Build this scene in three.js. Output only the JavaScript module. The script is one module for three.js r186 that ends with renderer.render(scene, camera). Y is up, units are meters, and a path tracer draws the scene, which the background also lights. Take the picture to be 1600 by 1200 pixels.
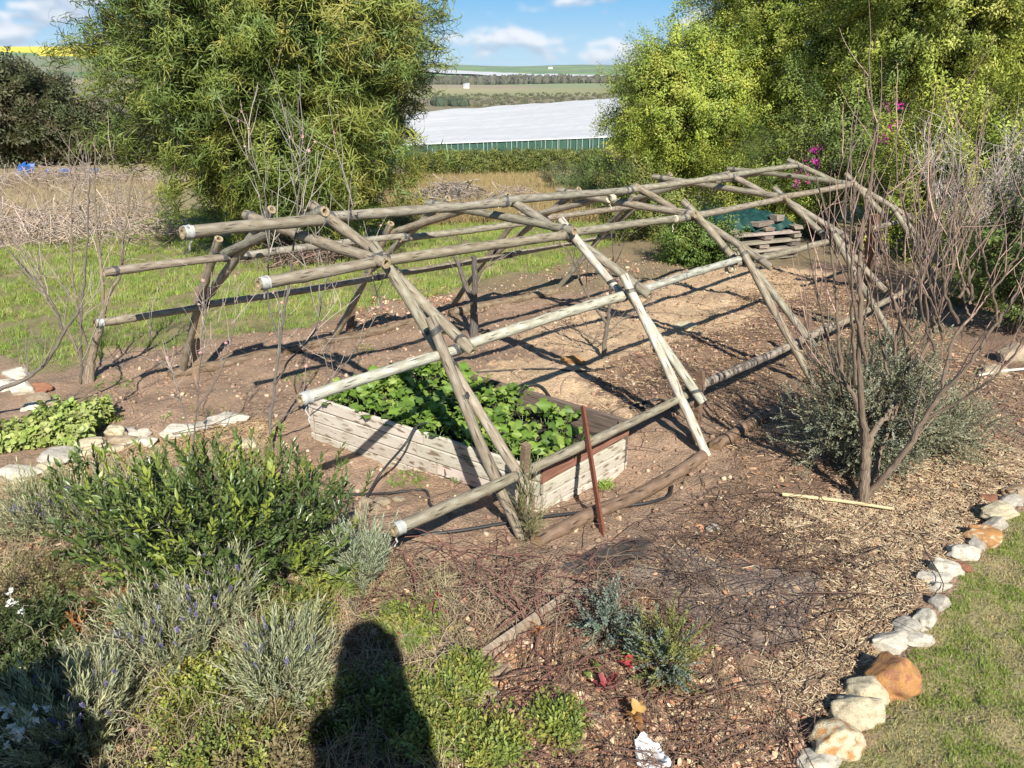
import * as THREE from 'three';
import { mergeGeometries, mergeVertices } from 'three/addons/utils/BufferGeometryUtils.js';
import { MarchingCubes } from 'three/addons/objects/MarchingCubes.js';
import { createNoise2D, createNoise3D, createNoise4D } from 'simplex-noise';

// ------------------------------------------------------------------ camera, sky, sun, exposure
const scene = new THREE.Scene();
const EYE = 2.4, PITCH = THREE.MathUtils.degToRad(22.1), FOCAL = 1204;
const camera = new THREE.PerspectiveCamera(52.97, 4 / 3, 0.02, 20000);
camera.position.set(0, EYE, 0);
camera.rotation.x = -PITCH;
scene.add(camera);
const renderer = new THREE.WebGLRenderer({ antialias: true });
renderer.toneMapping = THREE.LinearToneMapping;
renderer.toneMappingExposure = 1.65;
renderer.shadowMap.enabled = true;

const SUN = new THREE.Vector3(0.164, 0.635, 0.756).normalize();
const sun = new THREE.DirectionalLight(new THREE.Color(1, 0.945, 0.84), 5);
sun.target.position.set(0, 0, -6);
sun.position.copy(SUN).multiplyScalar(60).add(sun.target.position);
sun.castShadow = true;
Object.assign(sun.shadow.camera, { left: -20, right: 20, top: 20, bottom: -20, near: 1, far: 140 });
sun.shadow.mapSize.set(4096, 4096);
scene.add(sun, sun.target);

function mulberry(a) {
  return () => { a = (a + 0x6d2b79f5) | 0; let t = Math.imul(a ^ (a >>> 15), 1 | a); t = (t + Math.imul(t ^ (t >>> 7), 61 | t)) ^ t; return ((t ^ (t >>> 14)) >>> 0) / 4294967296; };
}
let rnd = mulberry(7);
const reseed = (n) => { rnd = mulberry(n); };
const R = (a, b) => a + (b - a) * rnd();
const pick = (list) => list[Math.floor(rnd() * list.length)];
const n2 = createNoise2D(mulberry(11)), n3 = createNoise3D(mulberry(12)), n4 = createNoise4D(mulberry(13));
const fbm2 = (x, y, o = 4) => { let s = 0, a = 0.5; for (let i = 0; i < o; i++) { s += a * n2(x, y); x = x * 2.03 + 5.1; y = y * 2.03 - 3.7; a *= 0.5; } return s; };
const fbm3 = (x, y, z, o = 4) => { let s = 0, a = 0.5; for (let i = 0; i < o; i++) { s += a * n3(x, y, z); x *= 2.03; y *= 2.03; z *= 2.03; a *= 0.5; } return s; };
const clamp = (x, a = 0, b = 1) => Math.min(b, Math.max(a, x));
const smooth = (a, b, x) => { const t = clamp((x - a) / (b - a)); return t * t * (3 - 2 * t); };
const mix3 = (a, b, t) => [a[0] + (b[0] - a[0]) * t, a[1] + (b[1] - a[1]) * t, a[2] + (b[2] - a[2]) * t];
const V = (x, y, z) => new THREE.Vector3(x, y, z);

{ // sky: clear blue with low bands of fair weather cloud all round the horizon
  const w = 2048, h = 1024, data = new Float32Array(w * h * 4);
  for (let j = 0; j < h; j++) {
    const el = ((j + 0.5) / h - 0.5) * Math.PI, e = Math.max(0, el) * 180 / Math.PI;
    let col = mix3([0.33, 0.475, 0.575], [0.118, 0.325, 0.56], smooth(0, 6, e));
    col = mix3(col, [0.042, 0.09, 0.195], smooth(5, 45, e));
    for (let i = 0; i < w; i++) {
      const az = ((i + 0.5) / w - 0.5) * Math.PI * 2;
      let c = col;
      if (e < 40) {
        const cx = Math.cos(az) * 5, cy = Math.sin(az) * 5, s = 1 / (1 + e * 0.05);
        let d = fbm3(cx * 1.2, cy * 1.2, e * 0.42 * s + 3, 5) + 0.35 * fbm3(cx * 4.3, cy * 4.3, e * 1.5 * s, 4);
        d += 0.10 * smooth(3.2, 0.6, e) - 0.05 - 0.25 * smooth(7, 20, e);
        const dens = smooth(0.02, 0.34, d);
        const top = fbm3(cx * 1.2, cy * 1.2, (e + 0.55) * 0.42 * s + 3, 5) + 0.35 * fbm3(cx * 4.3, cy * 4.3, (e + 0.55) * 1.5 * s, 4);
        const lit = clamp(0.45 + (d - top) * 2.2);
        c = mix3(c, mix3([0.30, 0.37, 0.465], [0.57, 0.59, 0.625], lit), dens * 0.92);
      }
      const k = (j * w + i) * 4; data[k] = c[0]; data[k + 1] = c[1]; data[k + 2] = c[2]; data[k + 3] = 1;
    }
  }
  const t = new THREE.DataTexture(data, w, h, THREE.RGBAFormat, THREE.FloatType);
  t.mapping = THREE.EquirectangularReflectionMapping; t.magFilter = THREE.LinearFilter; t.needsUpdate = true;
  scene.background = t; scene.environment = t;
}
scene.fog = new THREE.FogExp2(new THREE.Color(0.72, 0.83, 0.95), 0.00004);

// ------------------------------------------------------------------ helpers: names, tags, geometry
const taken = new Map();
function numbered(n) { const k = taken.get(n) ?? 0; taken.set(n, k + 1); return k ? n + '_' + String(k).padStart(3, '0') : n; }
function tag(o, label, category, group, kind) {
  if (label) o.userData.label = label;
  if (category) o.userData.category = category;
  if (group) o.userData.group = group;
  if (kind) o.userData.kind = kind;
  return o;
}
function shade(m) { m.castShadow = true; m.receiveShadow = true; return m; }
function thing(name, label, category, group) { const o = new THREE.Group(); o.name = numbered(name); scene.add(o); return tag(o, label, category, group); }
function part(parent, name, geo, mat, label) { const m = shade(new THREE.Mesh(geo, mat)); m.name = name; if (label) m.userData.label = label; parent.add(m); return m; }
function single(name, geo, mat, label, category, group, kind) { const m = shade(new THREE.Mesh(geo, mat)); m.name = numbered(name); scene.add(m); return tag(m, label, category, group, kind); }
function structure(name, geo, mat) { const m = shade(new THREE.Mesh(geo, mat)); m.name = name; m.userData.kind = 'structure'; scene.add(m); return m; }

class GB { // geometry builder: position, uv (metres), vertex colour
  constructor() { this.p = []; this.u = []; this.c = []; this.i = []; }
  v(x, y, z, u = 0, w = 0, c = [1, 1, 1]) { this.p.push(x, y, z); this.u.push(u, w); this.c.push(c[0], c[1], c[2]); return this.p.length / 3 - 1; }
  tri(a, b, c) { this.i.push(a, b, c); }
  quad(a, b, c, d) { this.i.push(a, b, c, a, c, d); }
  get size() { return this.i.length; }
  build() {
    const g = new THREE.BufferGeometry();
    g.setAttribute('position', new THREE.Float32BufferAttribute(this.p, 3));
    g.setAttribute('uv', new THREE.Float32BufferAttribute(this.u, 2));
    g.setAttribute('color', new THREE.Float32BufferAttribute(this.c, 3));
    g.setIndex(this.i); g.computeVertexNormals();
    return g;
  }
  // tube through points; radii a number or list; ends: 0 open, 1 flat, or {hollow: depth}
  tube(pts, radii, sides = 6, { c = [1, 1, 1], start = 1, end = 1, rim = null, v0 = 0, wob = 0 } = {}) {
    const n = pts.length, rad = (k) => (Array.isArray(radii) ? radii[k] : radii);
    const T = V(), N = V(), B = V(), rings = [], frames = [];
    let len = v0;
    for (let k = 0; k < n; k++) {
      T.copy(pts[Math.min(n - 1, k + 1)]).sub(pts[Math.max(0, k - 1)]).normalize();
      if (k === 0) { N.set(Math.abs(T.y) > 0.9 ? 1 : 0, Math.abs(T.y) > 0.9 ? 0 : 1, 0).cross(T).normalize(); } else { N.addScaledVector(T, -N.dot(T)).normalize(); len += pts[k].distanceTo(pts[k - 1]); }
      B.crossVectors(T, N);
      const ring = [];
      for (let s = 0; s <= sides; s++) {
        const a = s / sides * Math.PI * 2, r = rad(k) * (wob ? 1 + wob * n2(Math.cos(a) * 1.3 + k * 0.31 + pts[0].x * 9, Math.sin(a) * 1.3 + pts[0].z * 7) : 1);
        const ca = Math.cos(a) * r, sa = Math.sin(a) * r;
        ring.push(this.v(pts[k].x + N.x * ca + B.x * sa, pts[k].y + N.y * ca + B.y * sa, pts[k].z + N.z * ca + B.z * sa, s / sides, len, c));
      }
      rings.push(ring); frames.push([T.clone(), N.clone(), B.clone()]);
      if (k) for (let s = 0; s < sides; s++) this.quad(rings[k - 1][s], rings[k - 1][s + 1], ring[s + 1], ring[s]);
    }
    const cap = (k, dir, how) => {
      const [t, nn, bb] = frames[k], r = rad(k), rc = rim ?? c, P = pts[k];
      const at = (f, off, cc) => { const o = []; for (let s = 0; s <= sides; s++) { const a = s / sides * Math.PI * 2, ca = Math.cos(a) * r * f, sa = Math.sin(a) * r * f; o.push(this.v(P.x + nn.x * ca + bb.x * sa + t.x * off, P.y + nn.y * ca + bb.y * sa + t.y * off, P.z + nn.z * ca + bb.z * sa + t.z * off, s / sides, off, cc)); } return o; };
      const strip = (x, y) => { for (let s = 0; s < sides; s++) dir < 0 ? this.quad(x[s], y[s], y[s + 1], x[s + 1]) : this.quad(x[s], x[s + 1], y[s + 1], y[s]); };
      const outer = at(1, 0, rc);
      if (how.hollow) { strip(outer, at(how.wall ?? 0.72, 0, rc)); strip(at(how.wall ?? 0.72, 0, rc), at((how.wall ?? 0.72) - 0.02, -dir * how.hollow, rc)); const f = at((how.wall ?? 0.72) - 0.02, -dir * how.hollow, rc), m = this.v(P.x - t.x * dir * how.hollow, P.y - t.y * dir * how.hollow, P.z - t.z * dir * how.hollow, 0, 0, rc); for (let s = 0; s < sides; s++) dir < 0 ? this.tri(f[s], m, f[s + 1]) : this.tri(f[s], f[s + 1], m); } else { const m = this.v(P.x, P.y, P.z, 0.5, 0, rc); for (let s = 0; s < sides; s++) dir < 0 ? this.tri(outer[s], m, outer[s + 1]) : this.tri(outer[s], outer[s + 1], m); }
    };
    if (start) cap(0, -1, start); if (end) cap(n - 1, 1, end);
    return this;
  }
  // leaf from base b along direction d (unit), side s (unit), drooping by bend; rows of pairs
  leaf(b, d, s, len, wid, bend = 0.3, segs = 3, c = [1, 1, 1], fold = 0.25) {
    const nrm = V().crossVectors(s, d), rows = [];
    for (let k = 0; k <= segs; k++) {
      const t = k / segs, w = wid * 0.5 * Math.sin(Math.PI * Math.pow(t * 0.94 + 0.03, 0.8)), x = len * t, y = -bend * len * t * t;
      const cx = b.x + d.x * x + nrm.x * 0, cy = b.y + d.y * x + y, cz = b.z + d.z * x;
      const f = fold * w;
      rows.push([this.v(cx - s.x * w + nrm.x * f, cy - s.y * w + nrm.y * f, cz - s.z * w + nrm.z * f, 0, t, c), this.v(cx, cy, cz, 0.5, t, c), this.v(cx + s.x * w + nrm.x * f, cy + s.y * w + nrm.y * f, cz + s.z * w + nrm.z * f, 1, t, c)]);
    }
    for (let k = 0; k < segs; k++) { const a = rows[k], e = rows[k + 1]; this.quad(a[0], a[1], e[1], e[0]); this.quad(a[1], a[2], e[2], e[1]); }
    return this;
  }
  // one sided narrow blade: two rows and a tip
  blade(b, d, s, len, wid, bend, c = [1, 1, 1], segs = 2) {
    let prev = null;
    for (let k = 0; k < segs; k++) { const t = k / segs, w = wid * 0.5 * (1 - 0.45 * t), x = len * t, y = -bend * len * t * t; const q = [this.v(b.x + d.x * x - s.x * w, b.y + d.y * x + y - s.y * w, b.z + d.z * x - s.z * w, 0, t, c), this.v(b.x + d.x * x + s.x * w, b.y + d.y * x + y + s.y * w, b.z + d.z * x + s.z * w, 1, t, c)]; if (prev) this.quad(prev[0], prev[1], q[1], q[0]); prev = q; }
    this.tri(prev[0], prev[1], this.v(b.x + d.x * len, b.y + d.y * len - bend * len, b.z + d.z * len, 0.5, 1, c));
    return this;
  }
  // bevel free box between corners, own uv in metres
  box(x0, y0, z0, x1, y1, z1, c = [1, 1, 1]) { return this.hexa([V(x0, y0, z0), V(x1, y0, z0), V(x1, y0, z1), V(x0, y0, z1)], [V(x0, y1, z0), V(x1, y1, z0), V(x1, y1, z1), V(x0, y1, z1)], c); }
  hexa(lo, hi, c = [1, 1, 1]) {
    const face = (a, b, d, e) => { const w = a.distanceTo(b), h = a.distanceTo(e); this.quad(this.v(a.x, a.y, a.z, 0, 0, c), this.v(b.x, b.y, b.z, w, 0, c), this.v(d.x, d.y, d.z, w, h, c), this.v(e.x, e.y, e.z, 0, h, c)); };
    face(lo[1], lo[0], hi[0], hi[1]); face(lo[2], lo[1], hi[1], hi[2]); face(lo[3], lo[2], hi[2], hi[3]); face(lo[0], lo[3], hi[3], hi[0]);
    face(hi[3], hi[2], hi[1], hi[0]); face(lo[0], lo[1], lo[2], lo[3]);
    return this;
  }
}
function curve(pts, n) { return new THREE.CatmullRomCurve3(pts, false, 'centripetal').getPoints(n); }
function taper(n, a, b, p = 1) { return Array.from({ length: n }, (_, k) => a + (b - a) * Math.pow(k / (n - 1), p)); }
function randDir(up = 0) { for (;;) { const v = V(R(-1, 1), R(-1, 1), R(-1, 1)); const l = v.lengthSq(); if (l > 0.01 && l < 1) { v.normalize(); v.y += up; return v.normalize(); } } }
function sideOf(d) { const s = V(R(-1, 1), R(-1, 1), R(-1, 1)); s.addScaledVector(d, -s.dot(d)); if (s.lengthSq() < 1e-4) s.set(1, 0, 0).addScaledVector(d, -d.x); return s.normalize(); }

// ------------------------------------------------------------------ terrain
function terrain(x, z) { // metres; the garden is a gentle slope, the land drops to a valley floor and rises to far hills
  const d = -z, dist = Math.hypot(x, z);
  let y = 0.217 + 0.0155 * clamp(x, -20, 20) + 0.0562 * clamp(z, -13, 12);
  if (z < 0) {
    y -= 0.092 * clamp(dist - 14, 0, 152);
    if (dist > 166) y -= 0.6 * smooth(166, 260, dist);
    const left = smooth(-0.28, -0.46, x / Math.max(1, d));
    y += smooth(1250, 4600, dist) * (44 + 6 * n2(x * 0.0009, z * 0.0009)) * (1 - left) + left * 84 * Math.pow(clamp((dist - 500) / 2500, 0, 1.02), 1.7) + left * 0.092 * clamp(dist - 14, 0, 20);
    y += smooth(60, 400, dist) * 1.1 * n2(x * 0.004, z * 0.004) * smooth(600, 900, dist) + 4 * smooth(1500, 3000, dist) * n2(x * 0.0016 + 4, z * 0.0016);
  }
  y -= 0.13 * Math.exp(-(((x - 0.75) ** 2 + (z + 4.45) ** 2) / 0.8));
  y -= 0.085 * Math.exp(-(((x + 0.95) ** 2 + (z + 4.75) ** 2) / 0.55));
  y += 0.56 * smooth(-1.3, -0.5, z);
  return y;
}
function ground(x, z) {
  let y = terrain(x, z);
  if (z > -17 && Math.abs(x) < 17) y += 0.030 * n2(x * 0.9, z * 0.9) + 0.016 * n2(x * 2.6 + 3, z * 2.6) + 0.011 * n2(x * 7, z * 7) + 0.005 * n2(x * 17, z * 17);
  return y;
}
function ray(px, py) { const x = (px - 800) / FOCAL, y = -(py - 600) / FOCAL, c = Math.cos(PITCH), s = Math.sin(PITCH); return V(x, -s + y * c, -(c + s * y)); }
function onGround(px, py, lift = 0) { // where the line of sight through a point of the photograph meets the land
  const d = ray(px, py); let lo = 0.5, hi = 400, t = lo;
  for (t = lo; t < hi; t *= 1.02) if (EYE + d.y * t < ground(d.x * t, d.z * t) + lift) break;
  let a = t / 1.02, b = t;
  for (let k = 0; k < 24; k++) { const m = (a + b) / 2; if (EYE + d.y * m < ground(d.x * m, d.z * m) + lift) b = m; else a = m; }
  return V(d.x * b, EYE + d.y * b, d.z * b);
}
function atForward(px, py, f) { const d = ray(px, py), t = f / -d.z; return V(d.x * t, EYE + d.y * t, -f); }
function atHeight(px, py, y) { const d = ray(px, py), t = (y - EYE) / d.y; return V(d.x * t, y, d.z * t); }
const poly = (list) => list.map(([x, y]) => { const p = onGround(x, y); return [p.x, p.z]; });
function inside(P, x, z) { let r = false; for (let i = 0, j = P.length - 1; i < P.length; j = i++) { const [xi, zi] = P[i], [xj, zj] = P[j]; if ((zi > z) !== (zj > z) && x < ((xj - xi) * (z - zi)) / (zj - zi) + xi) r = !r; } return r; }
function scatter(P, n, f) { // n even random spots inside the outline
  let x0 = 1e9, x1 = -1e9, z0 = 1e9, z1 = -1e9;
  for (const [x, z] of P) { x0 = Math.min(x0, x); x1 = Math.max(x1, x); z0 = Math.min(z0, z); z1 = Math.max(z1, z); }
  let k = 0, tries = 0;
  while (k < n && tries++ < n * 30) { const x = R(x0, x1), z = R(z0, z1); if (inside(P, x, z) && f(x, z) !== false) k++; }
}

// ------------------------------------------------------------------ textures and materials
function texture(size, f, { srgb = true, repeat = [1, 1] } = {}) {
  const data = new Uint8Array(size * size * 4);
  for (let j = 0; j < size; j++) for (let i = 0; i < size; i++) { const c = f(i / size, j / size), k = (j * size + i) * 4; data[k] = clamp(c[0]) * 255; data[k + 1] = clamp(c[1]) * 255; data[k + 2] = clamp(c[2]) * 255; data[k + 3] = 255; }
  const t = new THREE.DataTexture(data, size, size); t.wrapS = t.wrapT = THREE.RepeatWrapping; t.magFilter = THREE.LinearFilter; t.minFilter = THREE.LinearMipmapLinearFilter; t.generateMipmaps = true;
  if (srgb) t.colorSpace = THREE.SRGBColorSpace;
  t.repeat.set(...repeat); t.needsUpdate = true; return t;
}
const tile = (u, v, k, l = k, o = 4) => { // seamless noise: k and l set how fine it is along u and v
  const a = u * Math.PI * 2, b = v * Math.PI * 2; let s = 0, m = 0.5;
  for (let i = 0; i < o; i++) { s += m * n4(Math.cos(a) * k + i * 7, Math.sin(a) * k, Math.cos(b) * l, Math.sin(b) * l + i * 3); k *= 2.03; l *= 2.03; m *= 0.5; }
  return s;
};
const g1 = (x) => [x, x, x];
const grainTex = texture(512, (u, v) => g1(0.93 + 0.20 * tile(u, v, 5, 5, 5) + 0.14 * tile(u, v, 26, 26, 2)), { repeat: [1 / 1.3, 1 / 1.3] });
const grainBump = texture(512, (u, v) => g1(0.5 + 0.45 * tile(u, v, 7, 7, 6)), { srgb: false, repeat: [1 / 0.9, 1 / 0.9] });
const poleTex = texture(512, (u, v) => { const s = tile(u, v, 4, 0.7, 4), k = tile(u, v, 0.8, 1.6, 4), f = tile(u, v, 12, 3, 2); const m = 0.90 + 0.22 * s + 0.24 * k + 0.12 * f - 0.40 * smooth(0.16, 0.42, tile(u, v, 1.6, 1.1, 5)) - 0.3 * smooth(0.30, 0.36, tile(u, v, 6, 0.35, 2)); return [m, m * (0.985 + 0.04 * k), m * (0.95 + 0.09 * k)]; }, { repeat: [1, 1 / 1.2] });
const poleBump = texture(512, (u, v) => g1(0.5 + 0.4 * tile(u, v, 5, 0.8, 5)), { srgb: false, repeat: [1, 1 / 1.2] });
const barkTex = texture(256, (u, v) => g1(0.75 + 0.4 * tile(u, v, 3, 1, 5)), { repeat: [1, 1 / 0.5] });
const boardTex = texture(1024, (u, v) => { // flaking whitewash over grey wood
  const flake = 0.85 * tile(u, v, 1.3, 4.5, 6) + 0.22 * tile(u, v, 0.5, 16, 3), grain = tile(u, v, 0.7, 12, 4), w = smooth(-0.34, -0.04, flake);
  const wood = mix3([0.50, 0.44, 0.38], [0.66, 0.59, 0.50], clamp(0.5 + grain)), paint = mix3([0.84, 0.81, 0.76], [0.95, 0.93, 0.90], clamp(0.5 + grain * 0.6 + 0.8 * tile(u, v, 1.2, 1.2, 3)));
  return mix3(wood, paint, w);
}, { repeat: [1 / 1.1, 1 / 1.1] });
const boardBump = texture(512, (u, v) => g1(0.5 + 0.25 * tile(u, v, 0.9, 3.2, 6) + 0.25 * tile(u, v, 0.7, 12, 4)), { srgb: false, repeat: [1 / 1.1, 1 / 1.1] });
const plankTex = texture(512, (u, v) => { const g = tile(u, v, 0.6, 9, 5); return mix3([0.62, 0.60, 0.58], [1, 1, 1], clamp(0.55 + g)); }, { repeat: [1 / 0.9, 1 / 0.9] });
const rustTex = texture(256, (u, v) => mix3([0.34, 0.19, 0.14], [0.52, 0.30, 0.22], clamp(0.5 + tile(u, v, 5, 5, 5))), { repeat: [4, 4] });
const stoneTex = texture(512, (u, v) => { const a = tile(u, v, 4, 4, 6), b = tile(u, v, 20, 20, 3), pit = smooth(0.28, 0.4, tile(u, v, 14, 14, 3)); const m = 0.95 + 0.2 * a + 0.14 * b - 0.3 * pit; return [m, m, m]; });
const stoneBump = texture(512, (u, v) => g1(0.5 + 0.4 * tile(u, v, 5, 5, 6) - 0.3 * smooth(0.26, 0.4, tile(u, v, 14, 14, 3))), { srgb: false });

const std = (o) => new THREE.MeshStandardMaterial({ roughness: 0.9, ...o });
const M = {
  ground: std({ vertexColors: true, map: grainTex, bumpMap: grainBump, bumpScale: 0.02, roughness: 1 }),
  hills: std({ vertexColors: true, roughness: 1 }),
  pole: std({ vertexColors: true, map: poleTex, bumpMap: poleBump, bumpScale: 0.0025, roughness: 0.72 }),
  bark: std({ vertexColors: true, map: barkTex, bumpMap: barkTex, bumpScale: 0.004, roughness: 0.95 }),
  twig: std({ vertexColors: true, roughness: 0.85 }),
  board: std({ vertexColors: true, map: boardTex, bumpMap: boardBump, bumpScale: 0.003, roughness: 0.85 }),
  plank: std({ vertexColors: true, map: plankTex, bumpMap: plankTex, bumpScale: 0.003, roughness: 0.85 }),
  rust: std({ map: rustTex, roughness: 0.85 }),
  wire: std({ color: new THREE.Color(0.10, 0.10, 0.10), roughness: 0.6, metalness: 0.4 }),
  plastic: std({ color: new THREE.Color(0.40, 0.40, 0.38), roughness: 0.6 }),
  tape: std({ color: new THREE.Color(0.52, 0.46, 0.33), roughness: 0.8 }),
  hose: std({ color: new THREE.Color(0.025, 0.025, 0.027), roughness: 0.55 }),
  stone: std({ vertexColors: true, map: stoneTex, bumpMap: stoneBump, bumpScale: 0.007, roughness: 0.92 }),
  soil: std({ color: new THREE.Color(0.042, 0.030, 0.022), map: grainTex, bumpMap: grainBump, bumpScale: 0.03, roughness: 1 }),
  leaf: new THREE.MeshPhysicalMaterial({ vertexColors: true, roughness: 0.5, specularIntensity: 0.6, transmission: 0.16, thickness: 0 }),
  gloss: new THREE.MeshPhysicalMaterial({ vertexColors: true, roughness: 0.36, specularIntensity: 0.9, transmission: 0.15, thickness: 0 }),
  matt: new THREE.MeshPhysicalMaterial({ vertexColors: true, roughness: 0.8, specularIntensity: 0.3, transmission: 0.2, thickness: 0 }),
  litter: std({ vertexColors: true, roughness: 0.9 }),
  net: std({ vertexColors: true, roughness: 0.75 }),
  tarp: std({ color: new THREE.Color(0.005, 0.042, 0.037), roughness: 0.6 }),
  blue: std({ color: new THREE.Color(0.02, 0.09, 0.30), roughness: 0.5 }),
  white: std({ color: new THREE.Color(0.72, 0.73, 0.74), roughness: 0.9 }),
};
for (const k of ['leaf', 'gloss', 'matt']) M[k].side = THREE.DoubleSide;

// an InstancedMesh of little pieces: items are {p, q | dir, s, c}
const _m = new THREE.Matrix4(), _q = new THREE.Quaternion(), _s = V(), UP = V(0, 1, 0), _c = new THREE.Color();
function instances(name, geo, mat, items, parent) {
  const im = new THREE.InstancedMesh(geo, mat, items.length);
  items.forEach((it, k) => {
    if (it.q) _q.copy(it.q); else { _q.setFromUnitVectors(UP, it.dir ?? UP); if (!it.noSpin) _q.multiply(new THREE.Quaternion().setFromAxisAngle(UP, it.spin ?? rnd() * Math.PI * 2)); }
    const s = it.s ?? 1; typeof s === 'number' ? _s.setScalar(s) : _s.copy(s);
    im.setMatrixAt(k, _m.compose(it.p, _q, _s)); im.setColorAt(k, _c.setRGB(...(it.c ?? [1, 1, 1])));
  });
  im.name = parent ? name : numbered(name); im.userData.kind = 'stuff'; shade(im);
  (parent ?? scene).add(im); return im;
}
const vary = (c, a) => { const k = 1 + R(-a, a); return [c[0] * k * (1 + R(-a, a) * 0.35), c[1] * k, c[2] * k * (1 + R(-a, a) * 0.35)]; };

// ------------------------------------------------------------------ the ground sheets
const Z = {
  grass: poly([[-160, 560], [0, 556], [60, 588], [120, 575], [180, 545], [280, 542], [330, 528], [440, 518], [520, 500], [600, 474], [700, 458], [760, 438], [860, 428], [930, 398], [985, 372], [1010, 338], [900, 318], [640, 318], [420, 330], [230, 345], [120, 372], [0, 392], [-160, 400]]),
  lawn: poly([[1262, 1230], [1330, 1160], [1400, 1088], [1425, 1010], [1478, 945], [1510, 885], [1560, 838], [1600, 800], [1720, 760], [2100, 800], [2100, 1230]]),
  sand: poly([[742, 590], [790, 560], [880, 556], [985, 520], [1075, 480], [1190, 486], [1150, 512], [1040, 540], [950, 572], [900, 590], [985, 640], [1000, 665], [930, 640], [820, 610]]),
  sand2: poly([[800, 545], [850, 505], [930, 470], [1030, 436], [1160, 418], [1300, 424], [1260, 455], [1180, 482], [1010, 520], [880, 550]]),
  mulch: poly([[900, 640], [930, 570], [1060, 530], [1200, 430], [1360, 400], [1620, 500], [1760, 640], [1640, 760], [1560, 800], [1450, 930], [1400, 1040], [1290, 1160], [1260, 1230], [900, 1230], [980, 930], [1080, 800], [1150, 740], [1110, 640], [1010, 660]]),
  straw: poly([[1160, 800], [1330, 770], [1500, 700], [1620, 660], [1620, 735], [1540, 800], [1480, 880], [1420, 960], [1370, 1040], [1310, 1110], [1250, 1190], [1120, 1200], [1060, 1120], [1250, 1010], [1280, 900]]),
  dark: poly([[985, 940], [1010, 880], [1060, 850], [1180, 880], [1280, 895], [1300, 950], [1240, 1000], [1130, 1015], [1040, 1000]]),
  litter: poly([[700, 1230], [740, 1060], [880, 940], [1000, 930], [1100, 1000], [1260, 1120], [1240, 1230]]),
  border: poly([[-250, 1230], [-250, 800], [60, 760], [300, 720], [420, 700], [500, 760], [540, 850], [700, 900], [760, 980], [720, 1230]]),
  dry: poly([[-220, 395], [0, 390], [120, 372], [235, 345], [255, 300], [200, 270], [0, 268], [-220, 280]]),
};
{ // near sheet: fine where the camera stands close
  const xs = [], zs = [];
  for (let x = 0; x < 17;) { xs.push(x); x += x < 3.2 ? 0.032 : Math.min(0.4, 0.032 + (x - 3.2) * 0.045); }
  const X = [...xs.slice(1).reverse().map((x) => -x), ...xs];
  for (let z = 14; z > -18;) { zs.push(z); z -= z > -1.4 ? clamp((z + 1.4) * 0.2, 0.03, 1.2) : Math.min(0.22, 0.026 + Math.max(0, -z - 4) * 0.012); }
  const b = new GB(), w = X.length;
  for (const z of zs) for (const x of X) {
    const jx = x + 0.10 * n2(x * 4, z * 4) + 0.05 * n2(x * 13, z * 13), jz = z + 0.10 * n2(x * 4 + 40, z * 4) + 0.05 * n2(x * 13 + 40, z * 13);
    const m = fbm2(x * 1.1, z * 1.1, 4), f = fbm2(x * 6, z * 6, 3);
    let c = mix3([0.265, 0.175, 0.115], [0.38, 0.258, 0.175], clamp(0.5 + m * 0.9));
    if (z < -10) c = mix3(c, [0.20, 0.17, 0.08], 0.6);
    if (inside(Z.dry, jx, jz)) c = mix3([0.24, 0.19, 0.11], [0.34, 0.27, 0.17], clamp(0.5 + m));
    if (inside(Z.mulch, jx, jz)) c = mix3([0.19, 0.118, 0.076], [0.31, 0.20, 0.13], clamp(0.5 + m * 0.6 + f * 0.5));
    if (inside(Z.sand, jx, jz) || inside(Z.sand2, jx, jz)) c = mix3([0.52, 0.36, 0.215], [0.62, 0.445, 0.275], clamp(0.5 + m));
    if (inside(Z.straw, jx, jz)) c = mix3(c, [0.34, 0.235, 0.145], 0.6);
    if (inside(Z.dark, jx, jz)) c = mix3([0.20, 0.15, 0.118], [0.26, 0.20, 0.158], clamp(0.5 + m + f * 0.4));
    if (inside(Z.border, jx, jz)) c = mix3([0.11, 0.08, 0.05], [0.17, 0.12, 0.075], clamp(0.5 + m + f * 0.5));
    if (inside(Z.litter, jx, jz)) c = mix3([0.13, 0.08, 0.05], [0.22, 0.13, 0.085], clamp(0.5 + m + f * 0.5));
    if (inside(Z.grass, jx, jz)) c = mix3([0.17, 0.16, 0.06], [0.30, 0.24, 0.12], clamp(0.5 + m));
    if (inside(Z.lawn, jx, jz)) c = mix3([0.19, 0.18, 0.075], [0.28, 0.23, 0.12], clamp(0.5 + m + f * 0.4));
    b.v(x, ground(x, z), z, x, z, c);
  }
  for (let j = 0; j + 1 < zs.length; j++) for (let i = 0; i + 1 < w; i++) b.quad(j * w + i, j * w + i + 1, (j + 1) * w + i + 1, (j + 1) * w + i);
  structure('ground', b.build(), M.ground);
}
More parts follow.
